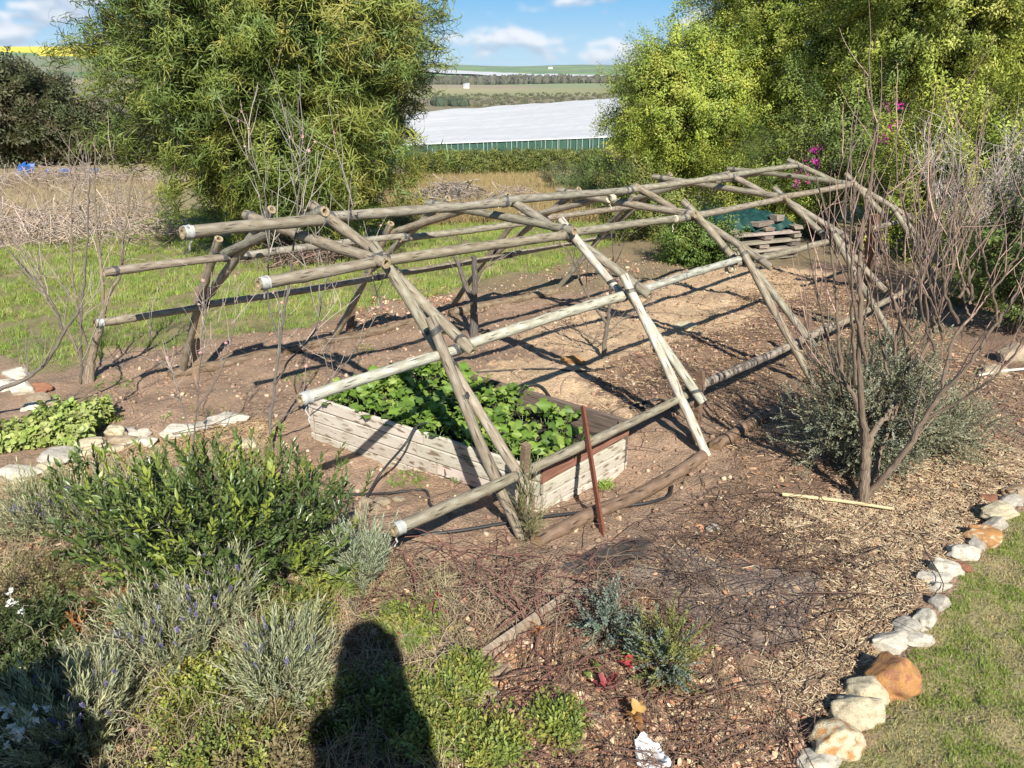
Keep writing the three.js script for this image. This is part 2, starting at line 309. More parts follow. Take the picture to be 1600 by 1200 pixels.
{ // far land: fields, scrub and hills, out to the skyline
  const ang = [], ds = [];
  for (let a = -180; a <= 180.001;) { ang.push(a); a += Math.abs(a) < 38 ? 0.16 : 3; }
  for (let d = 13.5; d < 7000; d *= 1.026) ds.push(d);
  const b = new GB(), w = ang.length;
  for (const d of ds) for (const a of ang) {
    const x = Math.sin(a * Math.PI / 180) * d, z = -Math.cos(a * Math.PI / 180) * d;
    const n = fbm2(x * 0.02, z * 0.02, 4), big = n2(x * 0.0022 + 7, z * 0.0022), fine = fbm2(x * 0.15, z * 0.15, 3);
    const de = d + 60 * n2(x * 0.003, z * 0.003) * smooth(300, 700, d);
    let c = mix3([0.22, 0.19, 0.085], [0.30, 0.24, 0.11], clamp(0.5 + n + fine));
    if (de > 70) c = mix3([0.10, 0.12, 0.045], [0.20, 0.16, 0.08], clamp(0.5 + n));
    if (de > 385) c = mix3([0.16, 0.13, 0.075], [0.20, 0.17, 0.10], clamp(0.5 + n + fine));
    if (de > 610) c = mix3([0.22, 0.22, 0.095], [0.30, 0.27, 0.14], clamp(0.5 + big));
    if (de > 900) c = big > 0 ? [0.29, 0.23, 0.15] : [0.22, 0.24, 0.12];
    if (de > 1180) c = big > 0.2 ? [0.17, 0.26, 0.09] : big > -0.2 ? [0.13, 0.22, 0.09] : [0.20, 0.25, 0.12];
    if (de > 2400) { const k = n2(x * 0.0012, z * 0.0035); c = k > 0.25 ? [0.10, 0.20, 0.08] : k > -0.15 ? [0.20, 0.27, 0.10] : [0.15, 0.19, 0.10]; }
    if (de > 3600) c = n2(x * 0.001, z * 0.003) > 0 ? [0.16, 0.22, 0.12] : [0.11, 0.16, 0.10];
    const left = x / Math.max(1, -z);
    if (left < -0.3 && z < 0) { // the hillside on the left: grazing, a green strip and canola in flower on the brow
      if (d > 600) c = mix3([0.15, 0.17, 0.09], [0.20, 0.19, 0.11], clamp(0.5 + big));
      if (d > 900 && d < 1130) c = [0.30, 0.26, 0.15];
      if (d > 1280 && d < 1400 && left > -0.56) c = [0.09, 0.16, 0.07];
      if (d > 1800) c = mix3([0.19, 0.20, 0.11], [0.16, 0.20, 0.09], clamp(0.5 + big * 2));
      if (d > 2380 + 120 * n2(x * 0.004, 3)) c = left < -0.565 && d < 2620 ? [0.13, 0.22, 0.08] : [0.72, 0.58, 0.03];
      if (d > 2960) c = [0.62, 0.55, 0.08];
    }
    b.v(x, terrain(x, z) - (d < 19 ? 0.25 : 0), z, x * 0.1, z * 0.1, c);
  }
  for (let j = 0; j + 1 < ds.length; j++) for (let i = 0; i + 1 < w; i++) b.quad(j * w + i, j * w + i + 1, (j + 1) * w + i + 1, (j + 1) * w + i);
  structure('hills', b.build(), M.hills);
}
const put = (px, py, sink = 0) => { const p = onGround(px, py); p.y -= sink; return p; };
const POLES=[
['A','leg',[-0.462,1.112,-4.172],[0.029,0.036,-3.704],0.033,'g'],
['A','rafter',[-0.410,0.899,-4.232],[0.103,0.227,-3.743],0.032,'g'],
['A','rafter',[-0.842,1.423,-4.644],[-0.426,0.893,-4.248],0.035,'g'],
['A','rafter',[-0.773,1.297,-4.674],[-0.223,0.912,-4.151],0.035,'g'],
['A','rafter',[-1.890,1.451,-5.532],[-0.731,1.363,-4.428],0.036,'g'],
['A','rafter',[-1.303,1.588,-5.097],[-0.763,1.354,-4.582],0.035,'g'],
['A','rafter',[-1.182,1.579,-4.926],[-2.284,1.057,-5.976],0.035,'g'],
['A','leg',[-2.235,1.216,-5.861],[-3.013,-0.135,-6.602],0.035,'d'],
['A','rafter',[-1.679,1.504,-5.456],[-2.572,0.638,-6.307],0.035,'d'],
['B','leg',[0.793,1.053,-5.378],[1.389,-0.145,-4.810],0.033,'w'],
['B','rafter',[0.864,0.886,-5.421],[1.344,0.244,-4.964],0.032,'w'],
['B','rafter',[0.369,1.358,-5.879],[0.809,0.884,-5.460],0.033,'w'],
['B','rafter',[0.432,1.232,-5.902],[0.989,0.904,-5.371],0.033,'g'],
['B','rafter',[-0.745,1.332,-6.844],[0.463,1.307,-5.693],0.035,'g'],
['B','rafter',[-0.062,1.460,-6.317],[0.451,1.218,-5.828],0.034,'g'],
['B','rafter',[-0.030,1.482,-6.232],[-1.123,0.985,-7.274],0.035,'g'],
['B','leg',[-1.126,1.087,-7.207],[-1.827,-0.104,-7.875],0.033,'d'],
['B','rafter',[-0.554,1.379,-6.786],[-1.399,0.564,-7.591],0.033,'d'],
['C','leg',[1.981,0.987,-6.636],[2.500,0.059,-6.141],0.033,'g'],
['C','rafter',[2.055,0.871,-6.676],[2.576,0.225,-6.179],0.032,'g'],
['C','rafter',[1.558,1.303,-7.136],[1.968,0.861,-6.745],0.033,'g'],
['C','rafter',[1.645,1.176,-7.136],[2.249,0.825,-6.560],0.033,'g'],
['C','rafter',[0.473,1.269,-8.073],[1.643,1.212,-6.958],0.034,'g'],
['C','rafter',[1.168,1.386,-7.535],[1.612,1.151,-7.111],0.033,'g'],
['C','rafter',[1.188,1.385,-7.461],[0.105,0.916,-8.493],0.033,'g'],
['C','leg',[0.104,0.976,-8.425],[-0.748,-0.320,-9.236],0.033,'d'],
['C','rafter',[0.683,1.286,-7.997],[-0.223,0.408,-8.861],0.033,'d'],
['D','leg',[3.263,0.925,-7.951],[3.713,0.151,-7.522],0.033,'g'],
['D','rafter',[3.339,0.832,-7.989],[3.778,0.339,-7.570],0.032,'g'],
['D','rafter',[2.815,1.240,-8.474],[3.287,0.785,-8.025],0.033,'g'],
['D','rafter',[2.916,1.127,-8.462],[3.483,0.793,-7.921],0.033,'g'],
['D','rafter',[1.682,1.232,-9.458],[2.914,1.160,-8.283],0.033,'g'],
['D','rafter',[2.410,1.331,-8.888],[2.873,1.102,-8.447],0.033,'g'],
['D','rafter',[2.415,1.345,-8.828],[1.471,0.920,-9.728],0.033,'g'],
['D','leg',[1.493,0.988,-9.638],[0.601,-0.465,-10.488],0.033,'d'],
['D','rafter',[1.880,1.270,-9.393],[1.099,0.309,-10.138],0.033,'d'],
['E','leg',[4.518,0.907,-9.278],[4.993,0.074,-8.826],0.033,'g'],
['E','rafter',[4.643,0.795,-9.271],[5.080,0.228,-8.854],0.032,'g'],
['E','rafter',[4.106,1.232,-9.768],[4.557,0.722,-9.338],0.033,'g'],
['E','rafter',[4.220,1.105,-9.743],[4.780,0.760,-9.209],0.033,'g'],
['E','rafter',[2.929,1.169,-10.793],[4.143,1.119,-9.637],0.033,'g'],
['E','rafter',[3.564,1.336,-10.313],[4.115,1.083,-9.788],0.033,'g'],
['E','rafter',[3.646,1.310,-10.179],[2.839,0.971,-10.948],0.033,'g'],
];const PURLINS=[
['P1',[-0.574,0.348,-3.175],[1.405,0.242,-5.252],0.033,'g','cap'],
['P1',[1.262,0.279,-5.101],[3.019,0.179,-6.946],0.033,'g',''],
['P1',[2.926,0.154,-6.847],[4.802,0.100,-8.816],0.033,'g',''],
['P2',[-1.036,0.914,-3.452],[-0.291,0.906,-4.234],0.033,'w','cap'],
['P2',[-0.325,0.915,-4.198],[0.845,0.898,-5.426],0.033,'w',''],
['P2',[0.755,0.892,-5.331],[2.061,0.882,-6.702],0.033,'w',''],
['P2',[1.940,0.855,-6.575],[3.418,0.751,-8.125],0.032,'g',''],
['P2',[4.147,0.722,-8.891],[5.145,0.655,-9.938],0.031,'g',''],
['P3',[-1.331,1.366,-3.936],[-0.750,1.355,-4.546],0.035,'g','cap'],
['P3',[-0.796,1.354,-4.498],[0.433,1.260,-5.787],0.034,'g',''],
['P3',[0.356,1.276,-5.706],[1.654,1.170,-7.068],0.033,'g',''],
['P3',[1.475,1.186,-6.881],[2.984,1.140,-8.463],0.033,'g',''],
['P3',[2.803,1.162,-8.274],[4.150,1.105,-9.687],0.032,'g',''],
['P4',[-1.837,1.566,-4.288],[-1.155,1.517,-5.003],0.037,'g','cap'],
['P4',[-1.220,1.537,-4.935],[-0.025,1.439,-6.189],0.035,'g',''],
['P4',[-0.100,1.461,-6.111],[1.146,1.361,-7.419],0.035,'g',''],
['P4',[1.006,1.370,-7.271],[2.459,1.321,-8.795],0.033,'g',''],
['P4',[2.283,1.330,-8.611],[3.599,1.299,-9.992],0.032,'g',''],
['P5',[-2.814,1.113,-5.210],[-2.167,1.071,-5.889],0.033,'g',''],
['P5',[-2.131,1.063,-5.927],[-0.953,0.983,-7.163],0.033,'g',''],
['P5',[-1.032,0.969,-7.080],[0.352,0.881,-8.532],0.033,'g',''],
['P5',[0.279,0.901,-8.456],[1.567,0.829,-9.808],0.032,'g',''],
['P6',[-3.183,0.614,-5.618],[-2.564,0.565,-6.268],0.033,'g','cap'],
['P6',[-2.620,0.583,-6.209],[-1.301,0.485,-7.593],0.033,'g',''],
['P6',[-1.399,0.498,-7.490],[0.000,0.402,-8.958],0.033,'g',''],
['P6',[-0.111,0.413,-8.841],[1.385,0.340,-10.411],0.032,'g',''],
];

// ------------------------------------------------------------------ the pole frame (one lashed thing, every pole a part)
const POLE_TONE = { g: [0.32, 0.285, 0.225], d: [0.32, 0.285, 0.225], w: [0.56, 0.54, 0.475] };
function poleGeometry(a, b, r, tone, bow = 0.02) {
  r *= 0.95; const len = a.distanceTo(b), n = Math.max(6, Math.round(len / 0.09)), side = sideOf(V().subVectors(b, a).normalize()), pts = [], rad = [], ph = rnd() * 0.4, r1 = r * R(0.86, 1.12), knot = R(0.2, 0.8), knot2 = R(0.1, 0.9);
  for (let k = 0; k <= n; k++) {
    const t = k / n, p = V().lerpVectors(a, b, t).addScaledVector(side, Math.sin(t * Math.PI) * bow * len * R(0.8, 1.2) * 0.5);
    pts.push(p);
    const m = Math.abs((((t * len + ph) / 0.36) % 1) - 0.5); rad.push((r + (r1 - r) * t) * (1 + 0.07 * smooth(0.1, 0.0, m)) * R(0.97, 1.03) * (1 + 0.10 * Math.exp(-(((t - knot) * len / 0.05) ** 2)) + 0.08 * Math.exp(-(((t - knot2) * len / 0.04) ** 2))));
  }
  const c = vary(POLE_TONE[tone], 0.16), b2 = new GB();
  const cut = [0.44, 0.35, 0.23];
  b2.tube(pts, rad, 14, { c, rim: cut, start: { hollow: 0.1, wall: 0.52 }, end: { hollow: 0.1, wall: 0.52 }, wob: 0.05 });
  return b2.build();
}
function coil(at, axis, r, turns, w = 0.0027, gap = 0.0065) { // wire wound round a pole
  const b = new GB(), N = sideOf(axis), B = V().crossVectors(axis, N), pts = [], n = Math.ceil(turns * 12);
  for (let k = 0; k <= n; k++) { const t = k / 12, a = t * Math.PI * 2; pts.push(at.clone().addScaledVector(N, Math.cos(a) * (r + w * 0.6)).addScaledVector(B, Math.sin(a) * (r + w * 0.6)).addScaledVector(axis, (t - turns / 2) * gap + 0.012 * Math.sin(a))); }
  b.tube(pts, w, 5); return b.build();
}
function tapeBand(at, axis, r, wid) { // grey tape round a pole end, its loose tails hanging
  const b = new GB(), pts = [];
  for (let k = 0; k <= 6; k++) pts.push(at.clone().addScaledVector(axis, (k / 6 - 0.5) * wid));
  b.tube(pts, pts.map(() => r * R(1.04, 1.14)), 12, { start: 0, end: 0, wob: 0.12 });
  for (let t = 0; t < 2; t++) {
    const p0 = at.clone().addScaledVector(axis, R(-0.5, 0.5) * wid); p0.y -= r; let prev = null; const sd = axis.clone().multiplyScalar(R(0.003, 0.006)), n = 6, L = R(0.03, 0.10), off = V(R(-0.05, 0.05), 0, R(-0.05, 0.05));
    for (let k = 0; k <= n; k++) { const q = p0.clone().add(V(off.x * (k / n) ** 2 + 0.006 * Math.sin(k * 2), -L * k / n, off.z * (k / n) ** 2)); const e = [b.v(q.x - sd.x, q.y - sd.y, q.z - sd.z), b.v(q.x + sd.x, q.y + sd.y, q.z + sd.z)]; if (prev) b.quad(prev[0], prev[1], e[1], e[0]); prev = e; }
  }
  return b.build();
}
reseed(101);
const frame = thing('pole_frame', 'weathered grey pole frame of a low tunnel, lashed with wire', 'frame');
const FEET = { A: 1, B: 1, C: 1, D: 1, E: 1 };
for (const [st, kind, p, q, r, tone] of POLES) {
  const a = V(...p), b = V(...q), dir = V().subVectors(b, a).normalize();
  if (kind === 'leg') { const y = ground(b.x, b.z) - 0.06; if (b.y > y) b.addScaledVector(dir, (b.y - y) / -dir.y); }
  const m = part(frame, kind === 'leg' ? 'leg_pole' : 'rafter_pole', poleGeometry(a, b, r, tone), M.pole, tone === 'w' ? 'pole still pale with old white paint' : undefined);
  const L = a.distanceTo(b);
  part(m, 'wire_tie', coil(a.clone().addScaledVector(dir, R(0.07, 0.14)), dir, r * 1.0, 5.2), M.wire);
  part(m, 'wire_tie', coil(a.clone().addScaledVector(dir, kind === 'leg' ? L * R(0.32, 0.4) : L - R(0.07, 0.13)), dir, r * 1.0, 3.6), M.wire);
}
for (const [line, p, q, r, tone, cap] of PURLINS) {
  const a = V(...p), b = V(...q), dir = V().subVectors(b, a).normalize();
  const m = part(frame, 'purlin_pole', poleGeometry(a, b, r, tone, 0.011), M.pole, tone === 'w' ? 'purlin pale with old white paint' : undefined);
  part(m, 'wire_tie', coil(b.clone().addScaledVector(dir, -0.06), dir, r * 1.0, 5.4), M.wire);
  if (cap) part(m, 'plastic_tape', tapeBand(a.clone().addScaledVector(dir, 0.035), dir, r * 0.97, 0.05), M.plastic);
  else part(m, 'wire_tie', coil(a.clone().addScaledVector(dir, 0.07), dir, r * 1.0, 4.2), M.wire);
}
for (const [px, py] of [[1140, 421], [955, 310], [1052, 343]]) { // scraps of bleached tape on three of the purlins
  const f = px === 955 ? 6.95 : px === 1140 ? 6.62 : 6.82, at = atForward(px, py, f); part(frame, 'plastic_tape', tapeBand(at, V(0.69, -0.02, -0.724), 0.031, 0.06), M.tape);
}

// logs, stakes and the rusty post
function logAlong(name, label, A, B, r, tone, lift = 0) {
  const a = put(...A), b = put(...B), pts = [], n = 14;
  for (let k = 0; k <= n; k++) { const p = V().lerpVectors(a, b, k / n); p.y = V().lerpVectors(a, b, k / n).y * 0.5 + ground(p.x, p.z) * 0.5 + r * 0.6 + lift; pts.push(p); }
  const g = new GB().tube(pts, pts.map(() => r * R(0.94, 1.06)), 14, { c: tone, rim: [0.34, 0.24, 0.15], wob: 0.06 });
  return single(name, g.build(), M.pole, label, 'log', 'logs laid along the foot of the pole frame');
}
reseed(120);
logAlong('ground_log', 'brown log lying below the front of the white raised bed', [838, 852], [1098, 716], 0.042, [0.235, 0.16, 0.115]);
logAlong('ground_log', 'dark log end half buried beyond the foot of the white-painted pole leg', [1116, 704], [1192, 652], 0.045, [0.24, 0.16, 0.11]);
logAlong('ground_log', 'dark log nearest the left bare fruit bush, on bare soil', [266, 592], [434, 556], 0.05, [0.22, 0.16, 0.11]);
logAlong('ground_log', 'middle one of three logs in line at the grass edge', [446, 553], [690, 497], 0.045, [0.22, 0.16, 0.11]);
logAlong('ground_log', 'farthest of three logs in line at the grass edge', [704, 493], [868, 459], 0.05, [0.25, 0.19, 0.13]);
function stake(label, top, bot, f, w, tone) {
  const b = put(...bot), t = atForward(...top, f ?? -b.z), d = V().subVectors(t, b).normalize(); b.addScaledVector(d, -0.1);
  const x = V(0.72, 0, -0.69).multiplyScalar(w), z = V(0.69, 0, 0.72).multiplyScalar(w * 0.8), k = (p, u) => [p.clone().sub(x).sub(z), p.clone().add(x).sub(z), p.clone().add(x).add(z), p.clone().sub(x).add(z)].map((q, i) => { if (u) q.y += R(-0.012, 0.012); return q; });
  return single('wooden_stake', new GB().hexa(k(b), k(t, true), tone).build(), M.plank, label, 'stake', 'stakes beside the frame legs');
}
stake('short brown stake beside the lashed corner of the white raised bed', [822, 694], [814, 812], 3.78, 0.022, [0.30, 0.21, 0.14]);
stake('brown stake standing behind the white-painted pole leg', [1096, 578], [1086, 690], null, 0.026, [0.26, 0.17, 0.11]);
stake('small stake next to the grey-green bush, behind the lowest purlin', [1262, 488], [1262, 560], null, 0.03, [0.24, 0.17, 0.12]);
stake('pale brown stake in the bare soil at the left frame leg', [310, 450], [304, 584], null, 0.03, [0.40, 0.28, 0.18]);
stake('dark stake at the second leg of the far side, by the grass', [553, 470], [545, 520], null, 0.03, [0.22, 0.15, 0.1]);
stake('reddish post leaning at the far end of the frame', [1366, 335], [1354, 445], 9.3, 0.055, [0.34, 0.19, 0.12]);
{ // angle iron leaning on the lowest purlin
  const b = put(946, 852, 0.1), t = atForward(907, 636, 4.38), g = new GB(), d = V().subVectors(t, b).normalize(), x = V(0.78, 0, -0.62), z = V().crossVectors(d, x).normalize();
  const bar = (sx, sz) => { const k = (p) => [[0, 0], [sx, 0], [sx, sz], [0, sz]].map(([i, j]) => p.clone().addScaledVector(x, i).addScaledVector(z, j)); g.hexa(k(b), k(t)); };
  bar(0.038, 0.004); bar(0.004, -0.03);
  single('angle_iron', g.build(), M.rust, 'rusty angle iron leaning on the lowest purlin before the white bed', 'iron post');
}

// ------------------------------------------------------------------ raised bed with its greens
const UH = V(0.6899, 0, -0.7239), VH = V(-0.7239, 0, -0.6899), frameSpot = (s, a, y) => UH.clone().multiplyScalar(2.731 + s).addScaledVector(VH, 2.566 + a).setY(y);
{
  reseed(140);
  const bed = thing('raised_bed', 'raised vegetable bed boarded with flaking white planks', 'raised bed');
  const C4 = { N: [0.33, 0.13], R: [1.25, 0.13], K: [1.05, 2.1], L: [0.0, 2.1] }, y0 = -0.20, top = 0.205;
  const at = (k, y) => frameSpot(...C4[k], y);
  const centre = frameSpot(0.65, 1.1, 0);
  const plank = (A, B, t0, t1, ya, yb, thick, tone, mat, out = 0, slope = 0) => { // board between corners A and B
    const a = V().lerpVectors(at(A, 0), at(B, 0), t0), b = V().lerpVectors(at(A, 0), at(B, 0), t1), dir = V().subVectors(b, a).normalize(), nrm = V(-dir.z, 0, dir.x);
    if (nrm.dot(V().subVectors(centre, a)) > 0) nrm.negate();
    a.addScaledVector(nrm, out); b.addScaledVector(nrm, out);
    const q = (p, y) => p.clone().setY(y), e = () => R(-0.003, 0.003), c2 = 0.004;
    const g = new GB(), I = nrm.clone().multiplyScalar(-thick);
    // chamfered profile: two stacked hexahedra would show a seam, so one prism with eight corners along its section
    const prof = (p, o) => [[0, ya + c2], [0, yb - c2], [-c2, yb], [-thick + c2, yb], [-thick, yb - c2], [-thick, ya + c2], [-thick + c2, ya], [-c2, ya]].map(([k, y]) => p.clone().addScaledVector(nrm, k).setY(y + o));
    const o1 = e(), o2 = e() + slope, P = prof(a, o1), Q = prof(b, o2), L = a.distanceTo(b), u0 = R(0, 3), v0 = R(0, 3), flip = V().crossVectors(dir, V(0, 1, 0)).dot(nrm) > 0;
    let per = v0;
    for (let k = 0; k < 8; k++) { const l = (k + 1) % 8, s = P[k].distanceTo(P[l]); const ids = [g.v(P[k].x, P[k].y, P[k].z, u0, per, tone), g.v(Q[k].x, Q[k].y, Q[k].z, u0 + L, per, tone), g.v(Q[l].x, Q[l].y, Q[l].z, u0 + L, per + s, tone), g.v(P[l].x, P[l].y, P[l].z, u0, per + s, tone)]; flip ? g.quad(...ids) : g.quad(ids[3], ids[2], ids[1], ids[0]); per += s; }
    for (const [S, f] of [[P, !flip], [Q, flip]]) { const ids = S.map((p) => g.v(p.x, p.y, p.z, 0.1, 0.1, tone)); for (let k = 1; k < 7; k++) f ? g.tri(ids[0], ids[k], ids[k + 1]) : g.tri(ids[0], ids[k + 1], ids[k]); }
    return part(bed, 'plank', g.build(), mat);
  };
  const white = () => vary([0.68, 0.645, 0.60], 0.13);
  // long left side: four courses of whitewashed boards, butted part way
  const courses = [[-0.19, -0.096], [-0.087, 0.001], [0.009, 0.101], [0.110, 0.200]];
  courses.forEach(([a, b], k) => { const j = [0.47, 0.60, 0.52, 0.55][k]; plank('L', 'N', 0.0, j - 0.002, a, b, 0.024, white(), M.board, R(-0.011, 0.011)); plank('L', 'N', j + 0.002, 1.0, a, b, 0.024, white(), M.board, R(-0.011, 0.011)); });
  // short front side: white boards under a bare red-brown one
  [[-0.19, -0.104], [-0.095, -0.014], [-0.005, 0.072]].forEach(([a, b]) => plank('N', 'R', 0.05, 1, a, b, 0.024, white(), M.board, R(-0.002, 0.003)));
  plank('N', 'R', 0.04, 1, 0.08, 0.185, 0.024, [0.36, 0.17, 0.115], M.plank, 0.003, 0.02).userData.label = 'bare red-brown top plank';
  // back side and left end: dark weathered boards
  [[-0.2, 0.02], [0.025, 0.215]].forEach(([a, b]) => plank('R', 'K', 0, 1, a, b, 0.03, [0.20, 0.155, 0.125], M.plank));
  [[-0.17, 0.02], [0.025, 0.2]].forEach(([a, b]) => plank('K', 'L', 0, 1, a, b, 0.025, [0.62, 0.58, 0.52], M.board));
  const post = (k, y) => { const p = at(k, 0).lerp(centre, 0.045), g = new GB(), x = 0.022; g.hexa([V(p.x - x, y0, p.z - x), V(p.x + x, y0, p.z - x), V(p.x + x, y0, p.z + x), V(p.x - x, y0, p.z + x)], [V(p.x - x, y, p.z - x), V(p.x + x, y, p.z - x), V(p.x + x, y, p.z + x), V(p.x - x, y, p.z + x)], [0.24, 0.16, 0.12]); part(bed, 'corner_post', g.build(), M.plank); };
  post('N', 0.17); post('R', 0.2); post('K', 0.2); post('L', 0.19);
  const sg = new GB(), n = 40;
  for (let j = 0; j <= n; j++) for (let i = 0; i <= n; i++) { const l = V().lerpVectors(at('N', 0), at('R', 0), 0.04 + 0.92 * i / n), k = V().lerpVectors(at('L', 0), at('K', 0), 0.04 + 0.92 * i / n), p = l.lerp(k, 0.025 + 0.95 * j / n); sg.v(p.x, 0.07 + 0.025 * n2(p.x * 5, p.z * 5) + 0.02 * n2(p.x * 17, p.z * 17), p.z, p.x, p.z); }
  for (let j = 0; j < n; j++) for (let i = 0; i < n; i++) { const k = j * (n + 1) + i; sg.quad(k, k + 1, k + n + 2, k + n + 1); }
  part(bed, 'soil', sg.build(), M.soil);
  // greens: rosettes of broad lobed leaves, every leaf a mesh
  const leafVariants = [];
  for (let v = 0; v < 6; v++) {
    const g = new GB(), seg = 18, cc = [[0.15, 0.25, 0.035], [0.12, 0.21, 0.03], [0.19, 0.28, 0.05], [0.09, 0.16, 0.028], [0.23, 0.31, 0.06], [0.14, 0.23, 0.04]][v];
    const L = 1, mid = [];
    for (let k = 0; k <= 6; k++) { const t = k / 6; mid.push(g.v(0, 0.30 * Math.sin(t * 2.2) - 0.18 * t * t, t * L, 0.5, t, cc)); }
    const edge = (sx) => { const o = []; for (let k = 0; k <= 6; k++) { const t = k / 6, w = (0.10 + 0.36 * Math.sin(Math.PI * Math.pow(t, 0.62) * 0.97)) * (1 + 0.38 * Math.sin(k * 2.4 + v)) * (t > 0.98 ? 0.25 : 1) * (t < 0.1 ? 0.35 : 1); o.push(g.v(sx * w, 0.30 * Math.sin(t * 2.2) - 0.18 * t * t - 0.10 * Math.sin(k * 2.1 + v * 1.7 + sx) - 0.03, t * L * (t > 0.98 ? 1.02 : 1), 0.5 + sx * 0.5, t, cc)); } return o; };
    const l = edge(-1), r = edge(1);
    for (let k = 0; k < 6; k++) { g.quad(l[k], l[k + 1], mid[k + 1], mid[k]); g.quad(mid[k], mid[k + 1], r[k + 1], r[k]); }
    // stalk
    g.tube([V(0, -0.28, -0.45), V(0, -0.05, -0.2), V(0, 0, 0.02)], [0.03, 0.025, 0.02], 4, { c: [0.22, 0.34, 0.12], start: 0, end: 0 });
    leafVariants.push(g.build());
  }
  const spots = [];
  let guard = 0;
  while (spots.length < 88 && guard++ < 4000) {
    const i = R(0.05, 0.95), j = R(0.02, 0.97);
    // the near right corner is mostly bare soil with one big plant
    if (j < 0.44 && i > 0.46 && !(i > 0.70 && i < 0.86 && j > 0.14 && j < 0.28) && rnd() < 0.9) continue;
    const l = V().lerpVectors(at('N', 0), at('R', 0), i), k = V().lerpVectors(at('L', 0), at('K', 0), i), p = l.lerp(k, j);
    if (spots.some((q) => Math.hypot(q.x - p.x, q.z - p.z) < 0.09)) continue;
    p.y = 0.07; spots.push(p);
  }
  for (const p of spots) {
    const t = thing('leafy_vegetable', 'bright green leafy vegetable growing crowded in the white raised bed', 'vegetable', 'greens in the raised bed');
    t.position.copy(p); t.rotation.y = R(0, 6.3); const big = R(0.75, 1.2), nl = 6 + Math.floor(R(0, 3));
    for (let k = 0; k < nl; k++) {
      const m = part(t, 'leaf', pick(leafVariants), M.leaf), a = k * 2.4 + R(-0.3, 0.3), s = R(0.06, 0.11) * big * (k < 2 ? 0.7 : 1), inner = k / nl;
      m.scale.setScalar(s); m.rotation.order = 'YXZ'; m.rotation.set(-R(0.15, 0.5) - (1 - inner) * 0.5, a, R(-0.3, 0.3)); const out = 0.02 + 0.05 * inner * big; m.position.set(Math.sin(a) * out, 0.07 + (1 - inner) * 0.06 * big + R(0, 0.03), Math.cos(a) * out);
    }
  }
}
function hose(label, pts, r = 0.009) {
  const c = curve(pts, pts.length * 8); single('irrigation_pipe', new GB().tube(c, r, 7).build(), M.hose, label, 'pipe');
}
const lay = (list, lift = 0.012) => list.map(([x, y, l]) => { const p = onGround(x, y, 0); p.y = ground(p.x, p.z) + (l ?? lift); return p; });
reseed(160);
hose('thin black pipe on the soil below the long white side', lay([[505, 772], [560, 775], [620, 772], [662, 768], [672, 790], [682, 800]]));
hose('black pipe running along the log before the white bed', lay([[515, 826], [600, 842], [700, 836], [790, 822], [850, 812], [900, 806], [960, 797], [1020, 788], [1045, 778], [1050, 764]], 0.02), 0.01);
hose('black pipe looping over the dark back board of the bed', [frameSpot(0.75, 0.85, 0.10), frameSpot(0.95, 0.95, 0.17), frameSpot(1.1, 0.98, 0.245), frameSpot(1.25, 0.95, 0.23), frameSpot(1.42, 0.9, -0.02)], 0.014);
hose('black pipe loop over the top board of the long white side', [frameSpot(0.42, 0.9, 0.12), frameSpot(0.3, 1.0, 0.21), frameSpot(0.14, 1.02, 0.26), frameSpot(0.02, 1.0, 0.18), frameSpot(-0.12, 1.1, -0.02), frameSpot(-0.35, 1.0, -0.12)], 0.008);
hose('grey drip line with white fitting on the sand patch', lay([[742, 584], [800, 580], [860, 578], [905, 582], [960, 575]]), 0.008);
hose('black irrigation line crossing the garden soil inside the frame', lay([[1010, 640], [985, 640], [1030, 628], [1060, 650]], 0.02), 0.01);

// ------------------------------------------------------------------ stones
function rockGeometry(w, h, d, c, { cuts = 5, stain = null } = {}) {
  let g = new THREE.IcosahedronGeometry(1, 7); g.deleteAttribute('normal'); g.deleteAttribute('uv'); g = mergeVertices(g, 1e-4);
  const p = g.attributes.position, planes = [], o = R(0, 50), col = [], uv = [];
  for (let k = 0; k < cuts; k++) planes.push([randDir(0.2), R(0.62, 0.86)]);
  for (let i = 0; i < p.count; i++) {
    const v = V().fromBufferAttribute(p, i), u = v.clone();
    v.multiplyScalar(1 + 0.22 * n3(u.x * 1.1 + o, u.y * 1.1, u.z * 1.1));
    for (const [n, k] of planes) { const e = v.dot(n) - k; if (e > 0) v.addScaledVector(n, -e * 0.9); }
    v.multiplyScalar(1 + 0.05 * fbm3(u.x * 3 + o, u.y * 3, u.z * 3, 4));
    p.setXYZ(i, v.x * w * 0.56, v.y * h * 0.56, v.z * d * 0.56);
    const s = fbm3(u.x * 1.6 + o, u.y * 1.6, u.z * 1.6, 4), m = 1 + 0.3 * s; let q = [c[0] * m, c[1] * m, c[2] * m]; q = mix3(q, [0.24, 0.17, 0.10], 0.38 * smooth(0.12, 0.34, fbm3(u.x * 2.4 - o, u.y * 2.4, u.z * 2.4, 5)));
    if (stain) q = mix3(q, stain, smooth(0.05, 0.3, fbm3(u.x * 2 + o + 9, u.y * 2, u.z * 2, 4)));
    col.push(...q); uv.push(Math.atan2(u.z, u.x) / 6.283 * 2 + 3, u.y * 0.7 + o);
  }
  g.setAttribute('color', new THREE.Float32BufferAttribute(col, 3)); g.setAttribute('uv', new THREE.Float32BufferAttribute(uv, 2)); g.computeVertexNormals();
  return g;
}
const TONE = { white: [0.72, 0.66, 0.54], cream: [0.68, 0.585, 0.40], grey: [0.54, 0.495, 0.42], tan: [0.45, 0.36, 0.25], orange: [0.50, 0.25, 0.09], rust: [0.36, 0.16, 0.09], brown: [0.26, 0.18, 0.12] };
